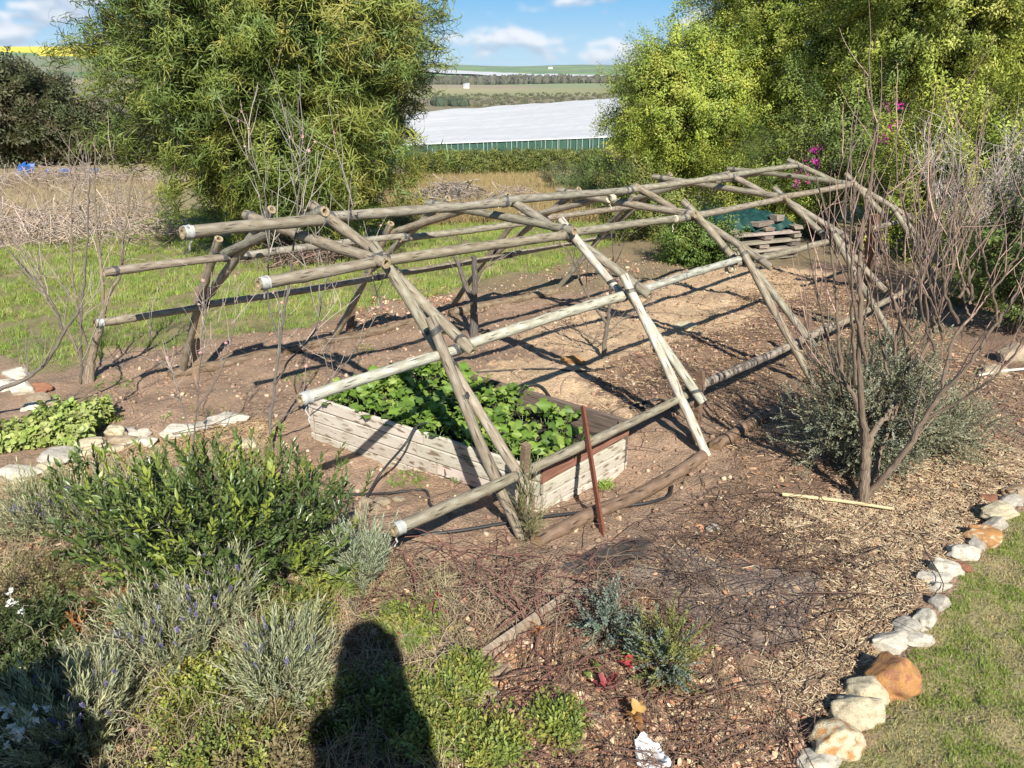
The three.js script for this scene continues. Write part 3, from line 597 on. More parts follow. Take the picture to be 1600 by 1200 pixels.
function stone(px, py, wp, hp, tone, label, group, stain) {
  const p = onGround(px, py + hp * 0.32), m = (-p.z * Math.cos(PITCH) + (EYE - p.y) * Math.sin(PITCH)) / FOCAL, w = wp * m * 1.3, h = Math.max(hp * m * 0.85, w * 0.35), d = Math.max(w * 0.7, hp * m * 0.8);
  const s = single('edging_stone', rockGeometry(w, h, d, TONE[tone], { stain: stain && TONE[stain] }), M.stone, label, 'stone', group);
  s.position.set(p.x, ground(p.x, p.z) + h * 0.19, p.z); s.rotation.y = R(-0.5, 0.5); return s;
}
reseed(200);
const LE = 'stones edging the lawn', LB = 'stones edging the left bed';
for (const a of [
  [1281, 1185, 54, 36, 'white', 'pale stone at the bottom edge of the photo beside the lawn'],
  [1308, 1146, 66, 58, 'cream', 'cream stone with an orange streak, second from the bottom of the lawn edge', 'orange'],
  [1337, 1105, 66, 54, 'cream', 'broad cream stone, third from the bottom of the lawn edge'],
  [1354, 1073, 50, 50, 'cream', 'cream stone leaning against the big orange-brown stone'],
  [1388, 1045, 60, 78, 'orange', 'large orange-brown block, biggest stone of the lawn edge', 'rust'],
  [1391, 998, 46, 36, 'white', 'white stone directly behind the large orange-brown block'],
  [1427, 992, 42, 24, 'white', 'small white stone to the right of the one behind the orange-brown block'],
  [1418, 975, 42, 20, 'grey', 'greyish flat stone behind the pair of white stones of the lawn edge'],
  [1445, 961, 28, 38, 'white', 'upright white stone half way up the lawn edge'],
  [1467, 938, 24, 30, 'grey', 'narrow grey-white stone leaning above the upright white one'],
  [1468, 915, 26, 20, 'white', 'little white stone under the flat pointed one of the lawn edge'],
  [1459, 901, 38, 16, 'white', 'flat pointed white stone of the lawn edge, tip to the left'],
  [1475, 883, 36, 32, 'white', 'rounded white stone below the one by the small reddish chip'],
  [1504, 884, 20, 14, 'rust', 'small reddish chip on the grass side of the lawn edge'],
  [1504, 859, 36, 32, 'white', 'round white stone just below the yellow-orange boulder'],
  [1525, 847, 18, 26, 'grey', 'thin grey stone wedged below the yellow-orange boulder'],
  [1536, 832, 42, 42, 'orange', 'yellow-orange boulder in the upper part of the lawn edge', 'cream'],
  [1554, 815, 28, 30, 'grey', 'grey rounded stone touching the yellow-orange boulder'],
  [1559, 794, 40, 32, 'cream', 'cream slab behind the grey rounded stone of the lawn edge'],
  [1550, 778, 28, 16, 'rust', 'reddish flat stone on top of the cream slab'],
  [1576, 779, 32, 20, 'grey', 'grey-white stone at the far right below the brown boulder'],
  [1592, 765, 36, 26, 'tan', 'brownish boulder cut by the right edge of the photo', 'orange'],
]) stone(a[0], a[1], a[2], a[3], a[4], a[5], LE, a[6]);
for (const a of [
  [10, 598, 34, 26, 'white', 'white stone at the left photo edge, farthest of the bed edging'],
  [27, 581, 30, 22, 'white', 'pitted white stone lying farthest back on the left bed edge'],
  [35, 604, 27, 30, 'white', 'upright white stone left of the reddish-brown one'],
  [60, 604, 34, 15, 'rust', 'reddish-brown flat stone of the left bed edge'],
  [62, 619, 26, 18, 'tan', 'tan stone in front of the reddish-brown flat one'],
  [56, 634, 28, 21, 'white', 'bluish-white stone next to the bright green plants'],
  [84, 628, 22, 15, 'tan', 'small tan stone with a dark gap behind it'],
  [73, 641, 28, 20, 'cream', 'cream stone half covered by the bright green plants'],
  [97, 640, 20, 14, 'white', 'little white stone at the back of the bright green plants'],
  [125, 650, 20, 14, 'white', 'white stone peeping over the bright green plants'],
  [181, 671, 26, 24, 'cream', 'tall cream stone at the corner of the left bed'],
  [191, 686, 30, 18, 'tan', 'rounded tan stone before the tall cream corner stone'],
  [201, 671, 24, 12, 'grey', 'grey-brown stone behind the corner of the left bed'],
  [219, 675, 24, 20, 'white', 'whitish stone standing at the outer corner of the left bed'],
  [222, 691, 36, 15, 'white', 'long pale stone lying at the outer corner of the left bed'],
  [183, 699, 22, 12, 'cream', 'small cream stone in the straw below the rounded tan one'],
  [138, 690, 36, 20, 'cream', 'cream block among the olive-green twigs'],
  [143, 705, 26, 14, 'cream', 'low cream stone under the cream block'],
  [94, 707, 46, 25, 'grey', 'pale grey wedge-shaped stone of the left bed'],
  [55, 717, 36, 24, 'brown', 'dark brown stone between two pale ones'],
  [28, 734, 50, 26, 'white', 'long white stone nearest the left photo corner of the bed'],
  [6, 746, 20, 16, 'tan', 'tan stone at the photo edge below the long white one'],
  [72, 730, 30, 14, 'cream', 'flat cream stone in the straw below the dark brown one'],
  [280, 671, 38, 22, 'white', 'white stone between two bare twigs on the straw strip'],
  [318, 664, 30, 12, 'grey', 'thin grey stone of the small row on the straw strip'],
  [358, 654, 46, 18, 'white', 'long white stone, last of the small row toward the bed'],
  [388, 694, 32, 21, 'cream', 'rounded cream stone by itself behind the leafy bush'],
  [368, 709, 30, 14, 'cream', 'half sunk cream stone beside the rounded one'],
  [335, 718, 36, 14, 'cream', 'flat cream stone at the top of the leafy bush'],
  [285, 733, 34, 16, 'cream', 'cream stone showing between the tips of the leafy bush'],
]) stone(a[0], a[1], a[2], a[3], a[4], a[5], LB);
for (const a of [
  [1553, 578, 36, 20, 'tan', 'tan rock on the mulch at the right, behind the bare tree'],
  [1584, 549, 36, 42, 'tan', 'tall tan rock at the right edge behind the bare tree'],
  [1070, 509, 28, 11, 'cream', 'pale flat stone on the sandy patch inside the frame'],
  [895, 562, 28, 13, 'orange', 'orange brick piece on the sand beside the sapling'],
  [1114, 822, 17, 15, 'grey', 'single grey pebble on the mulch right of the log'],
  [1296, 888, 14, 12, 'orange', 'orange chip on the dark mulch'],
  [1325, 897, 14, 12, 'brown', 'brown pebble right of the orange chip'],
  [570, 781, 16, 10, 'tan', 'leftmost pebble under the long white boards'],
  [598, 781, 20, 11, 'tan', 'pebble in the middle of the row under the long white boards'],
  [584, 791, 16, 11, 'tan', 'pebble nearest the camera under the long white boards'],
  [623, 778, 13, 9, 'tan', 'rightmost pebble under the long white boards'],
  [640, 562, 14, 16, 'cream', 'upright pale stone at the back edge of the white bed'],
  [880, 1092, 24, 18, 'white', 'small white stone in the leaf litter'],
  [937, 1120, 18, 20, 'cream', 'round cream stone in the leaf litter, right of the white one'],
  [764, 1082, 32, 36, 'tan', 'pinkish tan flat brick in the leaf litter'],
  [776, 1050, 38, 26, 'tan', 'broken tan slab behind the pinkish brick'],
  [845, 963, 40, 14, 'tan', 'tan slab at the far end of the old edging board'],
  [905, 935, 46, 12, 'tan', 'tan slab half under the dry vines'],
]) stone(a[0], a[1], a[2], a[3], a[4], a[5]);
{ // old edging board, cane, white cloth, dark shade net
  const bar = (name, A, B, w, h, tone, label, cat, mat) => { const a = put(...A), b = put(...B); a.y += h; b.y += h; const d = V().subVectors(b, a).normalize(), s = V(-d.z, 0, d.x).multiplyScalar(w), u = V(0, h, 0), k = (p) => [p.clone().sub(s).sub(u), p.clone().add(s).sub(u), p.clone().add(s).add(u), p.clone().sub(s).add(u)]; single(name, new GB().hexa(k(a), k(b), tone).build(), mat, label, cat); };
  bar('edging_board', [742, 1046], [880, 948], 0.012, 0.035, [0.50, 0.40, 0.30], 'old edging board lying slantwise through the leaf litter', 'board', M.plank);
  const c0 = put(1222, 777), c1 = put(1396, 801); c0.y += 0.02; c1.y += 0.025;
  single('cane', new GB().tube(curve([c0, V().lerpVectors(c0, c1, 0.5).add(V(0, 0.008, 0)), c1], 14), taper(15, 0.012, 0.009), 8, { c: [0.60, 0.48, 0.27], rim: [0.6, 0.5, 0.3] }).build(), M.twig, 'pale yellow cane lying in front of the bare tree', 'cane');
  const d0 = put(1528, 590), d1 = put(1604, 579); d0.y += 0.02; d1.y += 0.02;
  single('stick', new GB().tube([d0, V().lerpVectors(d0, d1, 0.5).add(V(0, 0.01, 0)), d1], 0.012, 6, { c: [0.62, 0.56, 0.46] }).build(), M.twig, 'bleached stick by the two tan rocks', 'stick');
  const sheet = (name, outline, amp, freq, mat, label, cat, lift = 0.01) => {
    const P = poly(outline), b = new GB(); let x0 = 1e9, x1 = -1e9, z0 = 1e9, z1 = -1e9; for (const [x, z] of P) { x0 = Math.min(x0, x); x1 = Math.max(x1, x); z0 = Math.min(z0, z); z1 = Math.max(z1, z); }
    const n = 46, id = []; for (let j = 0; j <= n; j++) for (let i = 0; i <= n; i++) { const x = x0 + (x1 - x0) * i / n, z = z0 + (z1 - z0) * j / n; id.push(inside(P, x, z) ? b.v(x, ground(x, z) + lift + amp * (0.5 + 0.5 * n2(x * freq, z * freq * 0.7)) + amp * 0.4 * Math.abs(n2(x * freq * 3, z * freq * 2)), z, x, z, [0.03, 0.03, 0.034]) : -1); }
    for (let j = 0; j < n; j++) for (let i = 0; i < n; i++) { const k = j * (n + 1) + i, q = [id[k], id[k + n + 1], id[k + n + 2], id[k + 1]]; if (q.every((e) => e >= 0)) b.quad(...q); }
    single(name, b.build(), mat, label, cat);
  };
  sheet('plastic_bag', [[990, 1172], [1005, 1160], [1025, 1170], [1042, 1190], [1048, 1215], [994, 1215]], 0.045, 8, M.white, 'crumpled white plastic bag at the bottom edge of the photo', 'plastic bag');
  sheet('shade_net', [[870, 896], [910, 874], [965, 856], [1008, 844], [1022, 860], [1004, 882], [950, 900], [900, 908]], 0.028, 9, std({ color: new THREE.Color(0.05, 0.048, 0.05), roughness: 0.95, transparent: true, opacity: 0.55, side: THREE.DoubleSide }), 'crumpled dark shade net on the soil by the rusty iron', 'shade net', 0.02);
}

// ------------------------------------------------------------------ bare trees
function bareTree(name, label, limbs, { c, tip = c, twigs = 5, twigLen = [0.3, 0.7], twigR = 0.004, up = 0.9, buds = null, group, sub = 2 }) {
  const t = thing(name, label, 'tree', group); let base = null; const tw = new GB(), budItems = [];
  const twig = (p, d, len, r, depth) => {
    const n = 6, pts = [p.clone()], dd = d.clone(); let q = p.clone();
    for (let k = 0; k < n; k++) { dd.add(randDir().multiplyScalar(0.16)).add(V(0, 0.06 * up, 0)).normalize(); q = q.clone().addScaledVector(dd, len / n); pts.push(q); }
    tw.tube(pts, taper(n + 1, r, r * 0.35), 4, { c: vary(tip, 0.12), start: 0, end: 0 });
    if (buds) for (let k = 2; k <= n; k++) if (rnd() < buds.rate) budItems.push({ p: pts[k], dir: randDir(0.4), s: R(0.7, 1.3), c: vary(buds.c, 0.15) });
    if (depth > 0) for (let k = 0; k < sub; k++) { const i = 1 + Math.floor(rnd() * (n - 1)); twig(pts[i], dd.clone().multiplyScalar(0.8).add(randDir().multiplyScalar(0.75)).normalize(), len * R(0.35, 0.65), r * 0.6, depth - 1); }
  };
  for (const { pts, r, twigs: tn } of limbs) {
    const P = pts.map((q) => (q.isVector3 ? q : atForward(...q)));
    base ??= P[0].clone();
    const n = P.length * 5, cv = curve(P, n);
    for (let k = 1; k < cv.length; k++) cv[k].add(V(0.008 * n2(k * 0.7, P[0].x * 50), 0, 0.008 * n2(k * 0.7, 9 + P[0].x * 50)));
    const b = new GB().tube(cv, taper(n + 1, r[0], r[1], 0.8), r[0] > 0.012 ? 9 : 6, { c: vary(c, 0.06), start: 0, wob: 0.06 });
    part(t, limbs.indexOf(limbs.find((l) => l.pts === pts)) === 0 ? 'trunk' : 'branch', b.build(), M.bark);
    for (let k = 0; k < (tn ?? twigs); k++) { const i = Math.floor(R(0.25, 1) * n), d = V().subVectors(cv[Math.min(n, i + 2)], cv[Math.max(0, i - 2)]).normalize(); twig(cv[i], d.multiplyScalar(0.9).add(randDir().multiplyScalar(0.55)).add(V(0, 0.35 * up, 0)).normalize(), R(...twigLen), twigR, 1); }
  }
  if (tw.size) { const m = part(t, 'twigs', tw.build(), M.twig); m.userData.kind = 'stuff'; }
  if (budItems.length) instances('buds', buds.geo, M.matt, budItems, t);
  return t;
}
const blossom = (() => { const b = new GB(); for (let k = 0; k < 5; k++) { const a = k * 1.257, d = V(Math.cos(a), 0.6, Math.sin(a)).normalize(), s = V(-Math.sin(a), 0, Math.cos(a)); b.leaf(V(0, 0, 0), d, s, 0.014, 0.011, 0.1, 2); } return b.build(); })();
const budLeaf = (() => { const b = new GB(); for (let k = 0; k < 3; k++) { const a = k * 2.1, d = V(Math.cos(a) * 0.7, 0.8, Math.sin(a) * 0.7).normalize(), s = V(-Math.sin(a), 0, Math.cos(a)); b.leaf(V(0, 0, 0), d, s, 0.022, 0.009, 0.1, 2); } return b.build(); })();
reseed(300);
{
  const f = -onGround(1348, 784).z, base = put(1350, 786, 0.05);
  bareTree('bare_fruit_tree', 'leafless brown tree with several stems before the grey-green bush', [
    { pts: [base, [1351, 745, f], [1353, 715, f + 0.02], [1352, 690, f + 0.04]], r: [0.036, 0.024], twigs: 0 },
    { pts: [[1352, 695, f + 0.04], [1345, 660, f + 0.05], [1336, 622, f + 0.1], [1320, 600, f + 0.1], [1313, 560, f + 0.15], [1308, 490, f + 0.2], [1300, 400, f + 0.3], [1290, 330, f + 0.35], [1272, 270, f + 0.4]], r: [0.019, 0.004] },
    { pts: [[1353, 700, f + 0.04], [1347, 640, f], [1341, 560, f - 0.05], [1345, 480, f - 0.05], [1343, 410, f], [1352, 330, f + 0.05], [1362, 260, f + 0.1], [1365, 190, f + 0.1], [1348, 105, f + 0.1]], r: [0.022, 0.003], twigs: 6 },
    { pts: [[1356, 700, f + 0.04], [1368, 668, f + 0.1], [1386, 650, f + 0.15], [1405, 615, f + 0.25], [1428, 578, f + 0.3], [1452, 535, f + 0.35], [1468, 490, f + 0.4], [1490, 420, f + 0.45], [1500, 350, f + 0.5], [1512, 270, f + 0.5]], r: [0.019, 0.004] },
    { pts: [[1354, 775, f], [1385, 742, f - 0.05], [1418, 700, f - 0.1], [1442, 658, f - 0.12], [1472, 613, f - 0.15], [1505, 580, f - 0.2], [1540, 530, f - 0.2], [1575, 480, f - 0.2], [1605, 430, f - 0.2]], r: [0.023, 0.005], twigs: 7 },
    { pts: [[1352, 770, f], [1368, 730, f + 0.1], [1380, 690, f + 0.2], [1400, 640, f + 0.3], [1420, 560, f + 0.4], [1400, 480, f + 0.4], [1385, 440, f + 0.4], [1362, 360, f + 0.45], [1352, 300, f + 0.45]], r: [0.022, 0.004] },
    { pts: [[1472, 613, f - 0.15], [1478, 580, f - 0.1], [1490, 530, f - 0.05], [1530, 480, f], [1570, 430, f], [1600, 380, f]], r: [0.014, 0.004] },
    { pts: [[1452, 535, f + 0.35], [1446, 470, f + 0.3], [1430, 400, f + 0.3], [1418, 340, f + 0.3], [1404, 290, f + 0.3], [1400, 240, f + 0.3]], r: [0.010, 0.003] },
    { pts: [[1468, 490, f + 0.4], [1452, 420, f + 0.4], [1450, 340, f + 0.4], [1462, 240, f + 0.4]], r: [0.009, 0.003] },
    { pts: [[1442, 658, f - 0.12], [1500, 625, f - 0.2], [1540, 600, f - 0.3], [1580, 560, f - 0.35], [1605, 520, f - 0.4]], r: [0.009, 0.003] },
    { pts: [[1320, 600, f + 0.1], [1300, 585, f], [1270, 560, f - 0.05], [1240, 545, f - 0.1]], r: [0.006, 0.002], twigs: 6 },
    ...Array.from({ length: 20 }, (_, k) => { const t = (k + rnd()) / 20, x0 = 1320 + 230 * t + R(-15, 15), y0 = 600 - 130 * t + R(-40, 40), d = R(-0.35, 0.5), x1 = x0 + R(-70, 60), y1 = R(210, 380) + 60 * t; return { pts: [[x0, y0, f + d * 0.6], [x0 + (x1 - x0) * 0.3 + R(-12, 12), y0 + (y1 - y0) * 0.3, f + d * 0.8], [x0 + (x1 - x0) * 0.7 + R(-12, 12), y0 + (y1 - y0) * 0.65, f + d], [x1, y1, f + d]], r: [R(0.007, 0.011), 0.0028], twigs: 3 }; }),
  ], { c: [0.36, 0.265, 0.19], tip: [0.44, 0.295, 0.235], twigs: 7, twigLen: [0.3, 0.7], twigR: 0.0036, up: 1.7, sub: 1 });
}
{
  const f = -onGround(425, 702).z, base = put(425, 704, 0.05);
  bareTree('bare_sapling', 'thin grey leafless sapling in front of the left side of the frame', [
    { pts: [base, [422, 660, f], [430, 600, f], [437, 540, f], [447, 470, f], [458, 400, f], [466, 320, f], [468, 240, f], [466, 150, f]], r: [0.013, 0.003], twigs: 12 },
    { pts: [[430, 600, f], [455, 560, f - 0.1], [490, 520, f - 0.15], [510, 440, f - 0.1], [535, 380, f - 0.1], [558, 290, f - 0.1]], r: [0.008, 0.002], twigs: 9 },
    { pts: [[437, 540, f], [420, 470, f + 0.1], [420, 380, f + 0.1], [410, 290, f + 0.1], [385, 230, f + 0.1]], r: [0.007, 0.002], twigs: 7 },
    { pts: [[423, 670, f], [470, 630, f - 0.1], [520, 590, f - 0.2], [560, 540, f - 0.2], [600, 470, f - 0.2]], r: [0.007, 0.002], twigs: 6 },
  ], { c: [0.34, 0.30, 0.26], tip: [0.42, 0.37, 0.31], twigs: 8, twigLen: [0.3, 0.7], twigR: 0.0035, buds: { rate: 0.08, geo: blossom, c: [0.62, 0.36, 0.34] } });
  const f2 = -onGround(300, 735).z;
  bareTree('bare_sapling', 'fine leafless sapling on the straw strip between the cream stones', [
    { pts: [put(300, 738, 0.04), [302, 690, f2], [308, 640, f2], [312, 580, f2], [318, 520, f2], [326, 450, f2]], r: [0.007, 0.002], twigs: 9 },
    { pts: [[302, 690, f2], [285, 640, f2 + 0.1], [272, 590, f2 + 0.1], [240, 540, f2 + 0.1], [232, 480, f2 + 0.1]], r: [0.005, 0.0015], twigs: 6 },
    { pts: [[308, 640, f2], [345, 580, f2], [362, 530, f2], [375, 470, f2]], r: [0.005, 0.0015], twigs: 6 },
  ], { c: [0.42, 0.35, 0.30], tip: [0.46, 0.38, 0.32], twigLen: [0.2, 0.45], twigR: 0.0025, buds: { rate: 0.05, geo: blossom, c: [0.55, 0.33, 0.33] } });
}
{
  const f = -onGround(140, 596).z;
  bareTree('bare_shrub', 'pale-stemmed leafless shrub at the left, by the end of the purlins', [
    { pts: [put(138, 598, 0.05), [142, 565, f], [150, 535, f], [162, 490, f]], r: [0.045, 0.028], twigs: 0 },
    { pts: [[160, 495, f], [170, 460, f], [188, 430, f], [192, 380, f], [200, 330, f], [208, 260, f]], r: [0.022, 0.004], twigs: 8 },
    { pts: [[162, 490, f], [160, 440, f], [155, 400, f + 0.1], [150, 340, f + 0.1], [148, 260, f + 0.1], [150, 215, f + 0.1]], r: [0.018, 0.004], twigs: 9 },
    { pts: [[142, 565, f], [125, 500, f - 0.1], [115, 440, f - 0.1], [112, 360, f - 0.1], [112, 300, f - 0.1]], r: [0.016, 0.003], twigs: 8 },
    { pts: [[140, 575, f], [112, 530, f - 0.1], [85, 480, f - 0.1], [60, 430, f - 0.1], [10, 370, f - 0.1]], r: [0.014, 0.003], twigs: 10 },
  ], { c: [0.46, 0.37, 0.26], tip: [0.36, 0.29, 0.23], twigLen: [0.3, 0.7], twigR: 0.005, sub: 3 });
  const g = f - 1.1;
  bareTree('bare_branch_tree', 'dark grey bough of a leafless tree reaching in from the left edge', [
    { pts: [put(-120, 690, 0.05), [-70, 640, g], [0, 608, g], [40, 592, g], [75, 562, g], [100, 520, g], [125, 480, g], [134, 420, g], [138, 330, g], [140, 280, g]], r: [0.022, 0.004], twigs: 9 },
    { pts: [[100, 520, g], [80, 470, g], [50, 430, g], [20, 400, g], [-10, 360, g]], r: [0.010, 0.003], twigs: 6 },
    { pts: [[126, 600, g - 0.2], [128, 560, g - 0.2], [126, 520, g - 0.2], [128, 480, g]], r: [0.010, 0.006], twigs: 3 },
  ], { c: [0.33, 0.28, 0.23], tip: [0.36, 0.30, 0.25], twigLen: [0.3, 0.6], twigR: 0.004 });
}
{
  const f = -onGround(738, 524).z;
  bareTree('bare_sapling', 'dark forked trunk of a pruned sapling at the far side of the frame', [
    { pts: [put(741, 527, 0.05), [741, 500, f], [740, 470, f], [742, 440, f], [740, 400, f]], r: [0.05, 0.026], twigs: 2 },
    { pts: [[740, 470, f], [728, 448, f], [720, 425, f], [712, 405, f], [708, 398, f]], r: [0.03, 0.016], twigs: 2 },
    { pts: [[742, 450, f], [752, 425, f], [765, 412, f]], r: [0.014, 0.006], twigs: 2 },
  ], { c: [0.23, 0.19, 0.16], tip: [0.3, 0.24, 0.2], twigLen: [0.25, 0.5], twigR: 0.005 });
  const h = -onGround(945, 558).z;
  bareTree('bare_sapling', 'slender sapling with dark spreading twigs on the sandy patch', [
    { pts: [put(944, 560, 0.05), [945, 530, h], [950, 500, h], [953, 470, h]], r: [0.028, 0.014], twigs: 3 },
    { pts: [[948, 505, h], [930, 480, h], [912, 450, h], [900, 420, h], [888, 390, h], [870, 380, h]], r: [0.016, 0.006], twigs: 4 },
    { pts: [[953, 475, h], [955, 430, h], [958, 390, h], [950, 340, h]], r: [0.010, 0.004], twigs: 3 },
    { pts: [[945, 540, h], [910, 520, h + 0.1], [880, 505, h + 0.1]], r: [0.008, 0.003], twigs: 5 },
    { pts: [[948, 520, h], [985, 490, h + 0.2], [1010, 470, h + 0.2]], r: [0.006, 0.003], twigs: 5 },
  ], { c: [0.30, 0.25, 0.20], tip: [0.15, 0.11, 0.09], twigLen: [0.25, 0.5], twigR: 0.004, up: 0.2 });
}
{ // bleached shrubs at the right behind the frame
  reseed(330);
  const fan = (name, label, px, py, n, hgt, spread, c) => {
    const b = put(px, py, 0.05), limbs = [{ pts: [b, b.clone().add(V(0.02, 0.25, 0)), b.clone().add(V(0, 0.45, 0.02))], r: [0.055, 0.035], twigs: 0 }];
    for (let k = 0; k < n; k++) { const a = R(0, 6.28), s = spread * R(0.3, 1), h = hgt * R(0.6, 1), p0 = b.clone().add(V(R(-0.1, 0.1), R(0, 0.35), R(-0.1, 0.1))); limbs.push({ pts: [p0, p0.clone().add(V(Math.cos(a) * s * 0.45, h * 0.3, Math.sin(a) * s * 0.45)), p0.clone().add(V(Math.cos(a) * s * 0.7 + R(-0.08, 0.08), h * 0.65, Math.sin(a) * s * 0.7)), p0.clone().add(V(Math.cos(a) * s, h, Math.sin(a) * s))], r: [R(0.016, 0.03), 0.006] }); }
    bareTree(name, label, limbs, { c, tip: c, twigs: 13, twigLen: [0.3, 0.8], twigR: 0.006, sub: 3 });
  };
  fan('bare_shrub', 'bleached white leafless shrub behind the far end of the frame', 1486, 452, 12, 1.75, 0.85, [0.56, 0.50, 0.43]);
  fan('bare_shrub', 'spindly leafless shrub with whitish twigs under the right-hand trees', 1395, 372, 6, 2.4, 0.7, [0.40, 0.33, 0.28]);
  fan('bare_shrub', 'grey leafless shrub cut by the right edge of the photo', 1585, 500, 10, 1.7, 0.7, [0.42, 0.35, 0.29]);
}

// ------------------------------------------------------------------ leafy trees and shrubs
function clump(n, stem, len, wid, { bend = 0.4, open = 0.9, segs = 3, spread = 0, fold = 0.25, woody = [0.30, 0.26, 0.16] } = {}) { // one twig with its leaves, along +y
  const b = new GB();
  if (woody) b.tube([V(0, 0, 0), V(0.01 * stem, stem * 0.5, 0), V(0, stem, 0.02 * stem)], [len * 0.02 + 0.001, len * 0.016 + 0.001, 0.0006], 3, { c: woody, start: 0, end: 0 });
  for (let k = 0; k < n; k++) {
    const t = (k + rnd()) / n, a = k * 2.4 + R(-0.4, 0.4), o = open * R(0.7, 1.3) * (1 - 0.45 * t), d = V(Math.cos(a) * Math.sin(o), Math.cos(o), Math.sin(a) * Math.sin(o)).normalize();
    const s = V(-Math.sin(a), R(-0.4, 0.4), Math.cos(a)); s.addScaledVector(d, -s.dot(d)).normalize();
    b.leaf(V(Math.cos(a) * spread * rnd(), stem * t, Math.sin(a) * spread * rnd()), d, s, len * R(0.7, 1.2), wid * R(0.8, 1.2), bend * R(0.6, 1.4), segs, [1, 1, 1], fold);
  }
  return b.build();
}
function leafyPlant(name, label, category, o) { // o: base, c (crown centre), r (radii), stems, limbs, subs, shoots, geo, mat, palette
  const t = thing(name, label, category, o.group), wood = new GB(), items = [], top = o.base.clone().setY(o.base.y + (o.trunk ?? 0));
  const bark = o.bark ?? [0.17, 0.12, 0.085];
  if (o.trunk) part(t, 'trunk', new GB().tube(curve([o.base.clone().setY(o.base.y - 0.15), V().lerpVectors(o.base, top, 0.5).add(V(R(-0.08, 0.08), 0, R(-0.08, 0.08))), top, V().lerpVectors(top, o.c, 0.75)], 14), taper(15, o.trunkR, o.trunkR * 0.35), 10, { c: bark, wob: 0.08 }).build(), M.bark);
  const surf = (d, k) => { const e = o.box ?? 1, f = 1 / Math.pow(Math.pow(Math.abs(d.x), 2 * e) + Math.pow(Math.abs(d.y), 2 * e) + Math.pow(Math.abs(d.z), 2 * e), 0.5 / e); return V(o.c.x + d.x * f * o.r.x * k, Math.max(o.base.y + (o.low ?? 0.04), o.c.y + d.y * f * o.r.y * k), o.c.z + d.z * f * o.r.z * k); };
  const R0 = o.limbR ?? 0.02;
  for (let l = 0; l < o.limbs; l++) {
    const gy = 1 - 2 * (l + 0.5) / o.limbs, ga = l * 2.39996 + R(-0.25, 0.25), gr = Math.sqrt(1 - gy * gy), D = V(Math.cos(ga) * gr, gy, Math.sin(ga) * gr);
    const from = o.trunk ? V().lerpVectors(top, o.c, clamp(0.1 + 0.6 * (D.y + 0.6), 0, 0.8)) : o.base.clone().add(V(R(-0.15, 0.15) * o.r.x, -0.03, R(-0.15, 0.15) * o.r.z)), to = surf(D, R(0.45, 0.7));
    const mid = V().lerpVectors(from, to, 0.5).add(V(R(-0.1, 0.1) * o.r.x, R(0, 0.2) * o.r.y, R(-0.1, 0.1) * o.r.z)), cv = curve([from, mid, to], 8);
    wood.tube(cv, taper(9, R0, R0 * 0.45), 5, { c: vary(bark, 0.1), start: 0, end: 0 });
    const lobe = o.trunk ? R(0.82, 1.12) : R(0.62, 1.32);
    for (let s = 0; s < o.subs; s++) {
      const p0 = cv[3 + Math.floor(rnd() * 6)], E = D.clone().add(randDir().multiplyScalar(o.splay ?? 0.75)).normalize(), p1 = surf(E, R(0.72, 1.0) * lobe), pm = V().lerpVectors(p0, p1, 0.5); pm.y += 0.1 * p0.distanceTo(p1);
      const c2 = curve([p0, pm, p1], 6); wood.tube(c2, taper(7, R0 * 0.4, R0 * 0.12), 3, { c: vary(bark, 0.1), start: 0, end: 0 });
      const tone = pick(o.palette);
      for (let k = 0; k < o.shoots; k++) {
        const u = Math.pow((k + rnd()) / o.shoots, 0.75), q = c2[Math.min(6, Math.floor(u * 6.99))].clone().add(randDir().multiplyScalar(R(0.1, 1) * o.puff)), out = V().subVectors(q, o.c).divide(o.r).normalize();
        if (q.y < o.base.y + (o.low ?? 0.02)) q.y = o.base.y + (o.low ?? 0.02) + rnd() * 0.05;
        items.push({ p: q, dir: out.multiplyScalar(o.outward ?? 0.7).add(randDir().multiplyScalar(0.55)).add(V(0, o.upward ?? 0.3, 0)).normalize(), s: (o.trunk ? R(0.75, 1.25) : R(0.5, 1.35)) * (o.scale ?? 1), c: vary(rnd() < 0.75 ? tone : pick(o.palette), 0.16) });
      }
    }
  }
  const w = part(t, o.trunk ? 'limbs' : 'stems', wood.build(), M.bark); w.userData.kind = 'stuff';
  const half = Math.ceil(items.length / o.geo.length); for (let i = items.length - 1; i > 0; i--) { const j = Math.floor(rnd() * (i + 1)); [items[i], items[j]] = [items[j], items[i]]; }
  o.geo.forEach((g, k) => { const part_ = items.slice(k * half, (k + 1) * half); if (part_.length) instances(o.trunk ? 'crown' : 'foliage', g, o.mat, part_, t); });
  return t;
}
reseed(400);
const dryStems = (() => { const b = new GB(); for (let k = 0; k < 7; k++) { const a = R(0, 6.28), d = V(Math.cos(a) * R(0.1, 0.9), 1, Math.sin(a) * R(0.1, 0.9)).normalize(), L = R(0.08, 0.22), p = V(R(-0.04, 0.04), 0, R(-0.04, 0.04)), q = p.clone().addScaledVector(d, L * 0.55), e = q.clone().addScaledVector(d, L * 0.45).add(V(R(-0.05, 0.05), R(-0.05, 0.02), R(-0.05, 0.05))); b.tube([p, q, e], [0.0014, 0.0011, 0.0006], 3, { start: 0, end: 0 }); b.tube([q, q.clone().add(V(R(-0.06, 0.06), R(0, 0.05), R(-0.06, 0.06)))], [0.0009, 0.0005], 3, { start: 0, end: 0 }); } return b.build(); })();
const wattle = [clump(16, 0.30, 0.24, 0.018, { bend: 0.95, open: 1.15, segs: 4 }), clump(14, 0.34, 0.26, 0.017, { bend: 1.1, open: 1.0, segs: 4 })];
